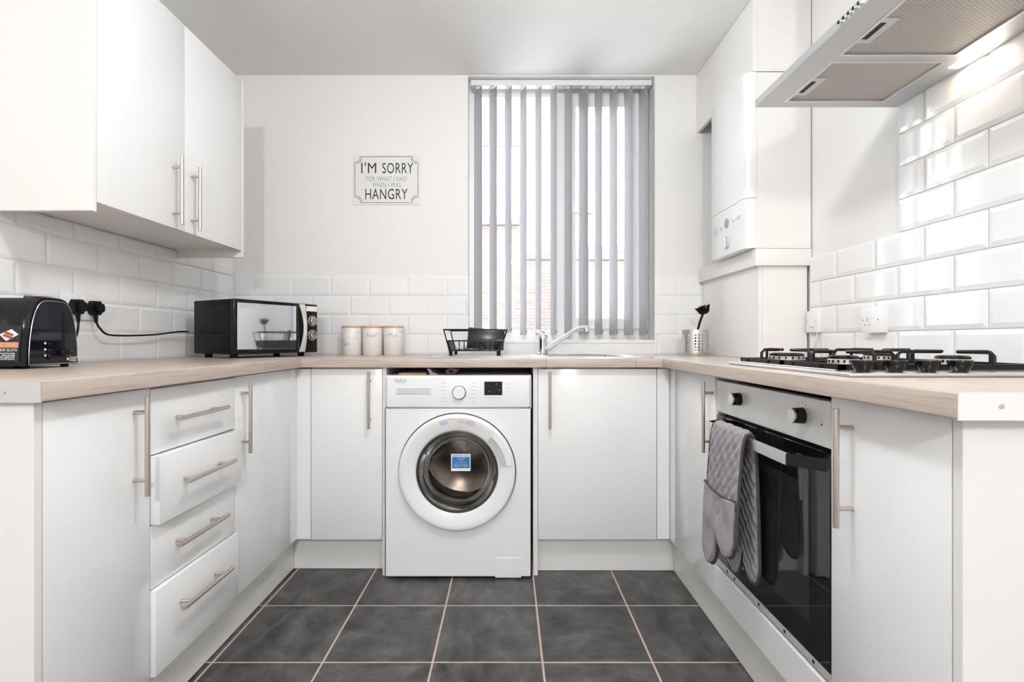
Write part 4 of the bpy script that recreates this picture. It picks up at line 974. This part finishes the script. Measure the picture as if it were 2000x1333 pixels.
for dy, dz, w_, h_ in ((-0.0, 0.012, 0.004, 0.009), (-0.011, -0.006, 0.0065, 0.004), (0.011, -0.006, 0.0065, 0.004)): box(bm, xf-0.0005, xf+0.001, 1.72+dy-w_/2, 1.72+dy+w_/2, 1.04+dz-h_/2, 1.04+dz+h_/2)
part('pin_hole', bm, 'grey_print', t)
for y in (1.672, 1.742): bm = BM(); lathe(bm, [(0.0028, xf), (0.0028, xf-0.001)], (0, y, 1.051), 'x', 10); part('screw', bm, 'grey_print', t)
t, xf = plate('fused_spur', 'white fused switch plate beside the boiler pillar', 'switch', XR-0.0083, 2.012, 2.088, 1.014, 1.10, '-x', 0.020)
bm = BM(); box(bm, xf-0.001, xf+0.001, 2.04, 2.06, 1.033, 1.036); part('fuse_slot', bm, 'grey_print', t)
for y in (2.022, 2.078): bm = BM(); lathe(bm, [(0.0025, xf), (0.0025, xf-0.001)], (0, y, 1.057), 'x', 10); part('screw', bm, 'grey_print', t)
bm = BM(); tube(bm, smooth_pts([(1.222, 2.03, 1.014), (1.222, 2.035, 0.985), (1.222, 2.055, 0.955), (1.222, 2.08, 0.935), (1.222, 2.099, 0.936)]), 0.003, 8); part('flex', bm, 'white_plastic', t, 60)

# ------------------------------------------------------------------ wall sign
sg = thing('wall_sign', 'white sign with black lettering about being hangry on the window wall', 'sign', (-0.64, YB, 1.70))
sx0_, sx1_, sz0_, sz1_ = -0.815, -0.462, 1.700, 1.963
bm = BM(); box(bm, sx0_, sx1_, YB-0.004, YB-0.0005, sz0_, sz1_, 0.001, 1); part('plate', bm, 'sign', sg)
yS = YB-0.0043; smx = (sx0_+sx1_)/2
for t_, s_, z_, w_, nm, m_, of in (("I'M", 0.080, 1.890, 0.079, 'lettering', 'black_print', -0.732), ('SORRY', 0.080, 1.889, 0.163, 'lettering', 'black_print', -0.579), ('FOR WHAT I SAID', 0.036, 1.834, 0.215, 'small_lettering', 'grey_print', smx), ('WHEN I WAS', 0.036, 1.8025, 0.150, 'small_lettering', 'grey_print', smx), ('HANGRY', 0.080, 1.752, 0.223, 'lettering', 'black_print', smx)):
    bm = BM(); text_into(bm, t_, s_, (of, yS, z_), width=w_, space=1.08); part(nm, bm, m_, sg)
bm = BM(); m_, rc, w_ = 0.010, 0.030, 0.0012
def strip(p, q): 
    p, q = Vector(p), Vector(q); d = (q-p).normalized(); n = Vector((-d.y, d.x))*w_
    prism(bm, [tuple(p+n), tuple(q+n), tuple(q-n), tuple(p-n)], 'y', yS-0.0003, yS)
X0, X1, Z0, Z1 = sx0_+m_, sx1_-m_, sz0_+m_, sz1_-m_
strip((X0+rc, Z0), (X1-rc, Z0)); strip((X0+rc, Z1), (X1-rc, Z1)); strip((X0, Z0+rc), (X0, Z1-rc)); strip((X1, Z0+rc), (X1, Z1-rc))
for cx_, cz_, a0 in ((X0, Z0, 0), (X1, Z0, 90), (X1, Z1, 180), (X0, Z1, 270)):
    for rr_ in (rc, rc+0.008):
        lo, hi = (0, 90) if rr_ == rc else (14, 76); pr_ = None
        for k in range(9):
            a = math.radians(a0+lo+(hi-lo)*k/8); p = (cx_+rr_*math.cos(a), cz_+rr_*math.sin(a))
            if pr_: strip(pr_, p)
            pr_ = p
part('border', bm, 'black_print', sg)

# ------------------------------------------------------------------ canisters
def canister(X, label, words):
    t = thing('canister', label, 'canister', (X, 2.63, WT), group='birch effect canisters')
    bm = BM(); lathe(bm, [(0.048, 0), (0.0505, 0.003), (0.0505, 0.136), (0.049, 0.138)], (X, 2.63, WT), 'z', 36); bd = part('body', bm, 'canister', t, 40)
    bm = BM(); lathe(bm, [(0.049, 0.1385), (0.0515, 0.139), (0.0515, 0.147), (0.0505, 0.1485), (0.0001, 0.1485)], (X, 2.63, WT), 'z', 36); part('lid', bm, 'wood_lid', t, 40)
    if words:
        bm = text_bm(words, 0.026, shear=0.3, depth=0.0004)
        for v in bm.verts:
            a = v.co.x/0.0507-PI/2; r = 0.0508+v.co.z; v.co = Vector((X+r*math.cos(a+0.1), 2.63+r*math.sin(a+0.1), WT+0.100+v.co.y))
        part('lettering', bm, 'grey_print', bd)
canister(-0.794, 'birch effect canister with wooden lid nearest the microwave', '')
canister(-0.688, 'birch effect canister with wooden lid in the middle of three', 'Sugar')
canister(-0.581, 'birch effect canister with wooden lid nearest the dish rack', 'Tea')

# ------------------------------------------------------------------ dish rack with tray
DY0, DY1, DZ = 2.30, 2.585, WT+0.0047
dk = thing('dish_rack', 'black wire dish rack standing on the sink drainer', 'dish rack', (-0.15, 2.44, DZ))
rb0, rb1, rt0, rt1 = -0.262, -0.035, -0.285, -0.002; zb, zm, zt = DZ+0.024, DZ+0.068, DZ+0.118
def loop(x0, x1, y0, y1, z): return [(x0, y0, z), (x1, y0, z), (x1, y1, z), (x0, y1, z)]
bm = BM()
def poly(pts, r=0.0028, closed=False):
    pts = [Vector(p) for p in pts]
    for a, b in zip(pts, pts[1:]+([pts[0]] if closed else [])):
        tube(bm, [a, b], r, 8)
poly(loop(rt0, rt1, DY0, DY1, zt), 0.0034, True); poly(loop(rt0+0.012, rt1-0.012, DY0+0.006, DY1-0.006, zm), 0.003, True); poly(loop(rb0, rb1, DY0+0.02, DY1-0.02, zb), 0.003, True)
for xb, xt in ((rb0, rt0), (rb1, rt1)):
    for yb, yt in ((DY0+0.02, DY0), (DY1-0.02, DY1)): poly([(xb, yb, zb), (xt, yt, zt)])
part('frame', bm, 'black', dk, 50)
for k in range(9):
    bm = BM(); x = rb0+0.022+k*0.023; poly([(x, DY0+0.008, zm), (x, DY0+0.02, zb), (x, DY1-0.02, zb), (x, DY1-0.008, zm)], 0.0018); part('wire', bm, 'black', dk, 50)
for y in (DY0+0.05, DY0+0.13):
    bm = BM(); poly(smooth_pts([(rb0+0.07, y, zb), (rb0+0.08, y, zb+0.02), (rb0+0.115, y, zb+0.048), (rb0+0.15, y, zb+0.02), (rb0+0.165, y, zb), (rb0+0.178, y, zb+0.002)], 6), 0.002); part('plate_hoop', bm, 'black', dk, 50)
for x, s_ in ((rb0, -1), (rb1, 1)):
    bm = BM(); prism(bm, [(x-0.002, zb-0.002), (x+0.012*-s_, zb-0.002), (x+0.004*-s_+s_*0.008, zm), (x+s_*0.012, zm)], 'y', DY0+0.02, DY1-0.03); part('end_plate', bm, 'black_matte', dk)
for x in (rb0+0.006, rb1-0.006):
    for y in (DY0+0.026, DY1-0.026): bm = BM(); lathe(bm, [(0.007, DZ), (0.0085, zb)], (x, y, 0), 'z', 12); part('foot', bm, 'rubber', dk)
bm = BM(); b2 = BM(); box(b2, -0.088, 0.088, -0.006, 0.006, 0, 0.100, 0.003, 2); merge(bm, b2, Matrix.Translation((-0.107, 2.47, zb+0.003)) @ Matrix.Rotation(math.radians(4), 4, 'Y') @ Matrix.Rotation(math.radians(-6), 4, 'X'))
single('baking_tray', bm, 'tray', 'dark baking tray standing upright in the dish rack', 'tray', smooth=40)

# ------------------------------------------------------------------ utensil pot and brush
px_, py_ = 0.912, 2.50
ut = thing('utensil_pot', 'perforated stainless steel utensil pot on the worktop by the boiler pillar', 'pot', (px_, py_, WT))
bm = BM(); NA, r = 48, 0.061
zs = [0, 0.003, 0.022]
for k in range(6): zs += [0.022+0.0140*k+0.0035, 0.022+0.0140*k+0.0035+0.0076]
zs += [0.112, 0.126]
zs = sorted(set(zs)); V = [[bm.verts.new((px_+(r-(0.002 if z == 0 else 0))*math.cos(2*PI*i/NA), py_+(r-(0.002 if z == 0 else 0))*math.sin(2*PI*i/NA), WT+z)) for i in range(NA)] for z in zs]
for j in range(len(zs)-1):
    h = zs[j+1]-zs[j]
    for i in range(NA):
        g6 = i % 8
        if abs(h-0.0076) < 1e-4 and 0.02 < zs[j] < 0.11 and g6 in (1, 3, 5): continue
        bm.faces.new((V[j][i], V[j][(i+1) % NA], V[j+1][(i+1) % NA], V[j+1][i]))
bm.faces.new(V[0][::-1]); part('body', bm, 'steel', ut, 40)
bm = BM(); lathe(bm, [(r-0.0015, 0.1262), (r+0.0012, 0.1262), (r+0.0012, 0.124)], (px_, py_, WT), 'z', 40, cap=False); part('rim', bm, 'steel', ut, 40)
bh = thing('washing_up_brush', 'black washing up brush standing in the steel pot', 'brush', (px_+0.0, py_, WT+0.004))
bm = BM(); tube(bm, smooth_pts([(px_-0.008, py_+0.02, WT+0.005), (px_+0.012, py_, WT+0.12), (px_+0.022, py_-0.005, WT+0.165), (px_+0.034, py_-0.008, WT+0.20)], 5), 0.0055, 10); part('handle', bm, 'black_matte', bh, 50)
bm = BM(); b2 = BM(); lathe(b2, [(0.0001, -0.012), (0.016, -0.010), (0.026, 0.0), (0.027, 0.006), (0.0001, 0.008)], (0, 0, 0), 'z', 24)
RT = Matrix.Translation((px_+0.040, py_-0.01, WT+0.212)) @ Matrix.Rotation(math.radians(-18), 4, 'Y'); merge(bm, b2, RT); hdp = part('head', bm, 'black_matte', bh, 50)
bm = BM()
for k in range(46):
    a = random.uniform(0, 2*PI); q = random.uniform(0, 1)**0.5; p = Vector((q*0.024*math.cos(a), q*0.024*math.sin(a), 0.004)); e = p+Vector((p.x*0.55, p.y*0.55, random.uniform(0.018, 0.028)))
    tube(bm, [RT @ p, RT @ e], 0.0022, 5)
br_ = part('bristles', bm, 'black_matte', hdp); br_['kind'] = 'stuff'

# ------------------------------------------------------------------ pendant lamp holders over the kitchen and for the added rear fill lamp
for (xl_, yl_, zl_), lb_ in zip(LAMPS, ('white pendant lamp holder over the middle of the kitchen', 'white pendant lamp holder of the added fill lamp behind the camera')):
    cl = thing('pendant_lamp', lb_, 'lamp', (xl_, yl_, zl_), group='pendant lamps')
    bm = BM(); lathe(bm, [(0.045, ZC-0.001), (0.045, ZC-0.012), (0.02, ZC-0.03)], (xl_, yl_, 0), 'z', 28); part('ceiling_rose', bm, 'white_plastic', cl, 40)
    bm = BM(); tube(bm, [(xl_, yl_, ZC-0.03), (xl_, yl_, zl_+0.12)], 0.003, 8); part('flex', bm, 'white_plastic', cl, 60)
    bm = BM(); lathe(bm, [(0.012, zl_+0.125), (0.02, zl_+0.11), (0.02, zl_+0.075)], (xl_, yl_, 0), 'z', 20); part('bulb_holder', bm, 'white_plastic', cl, 40)
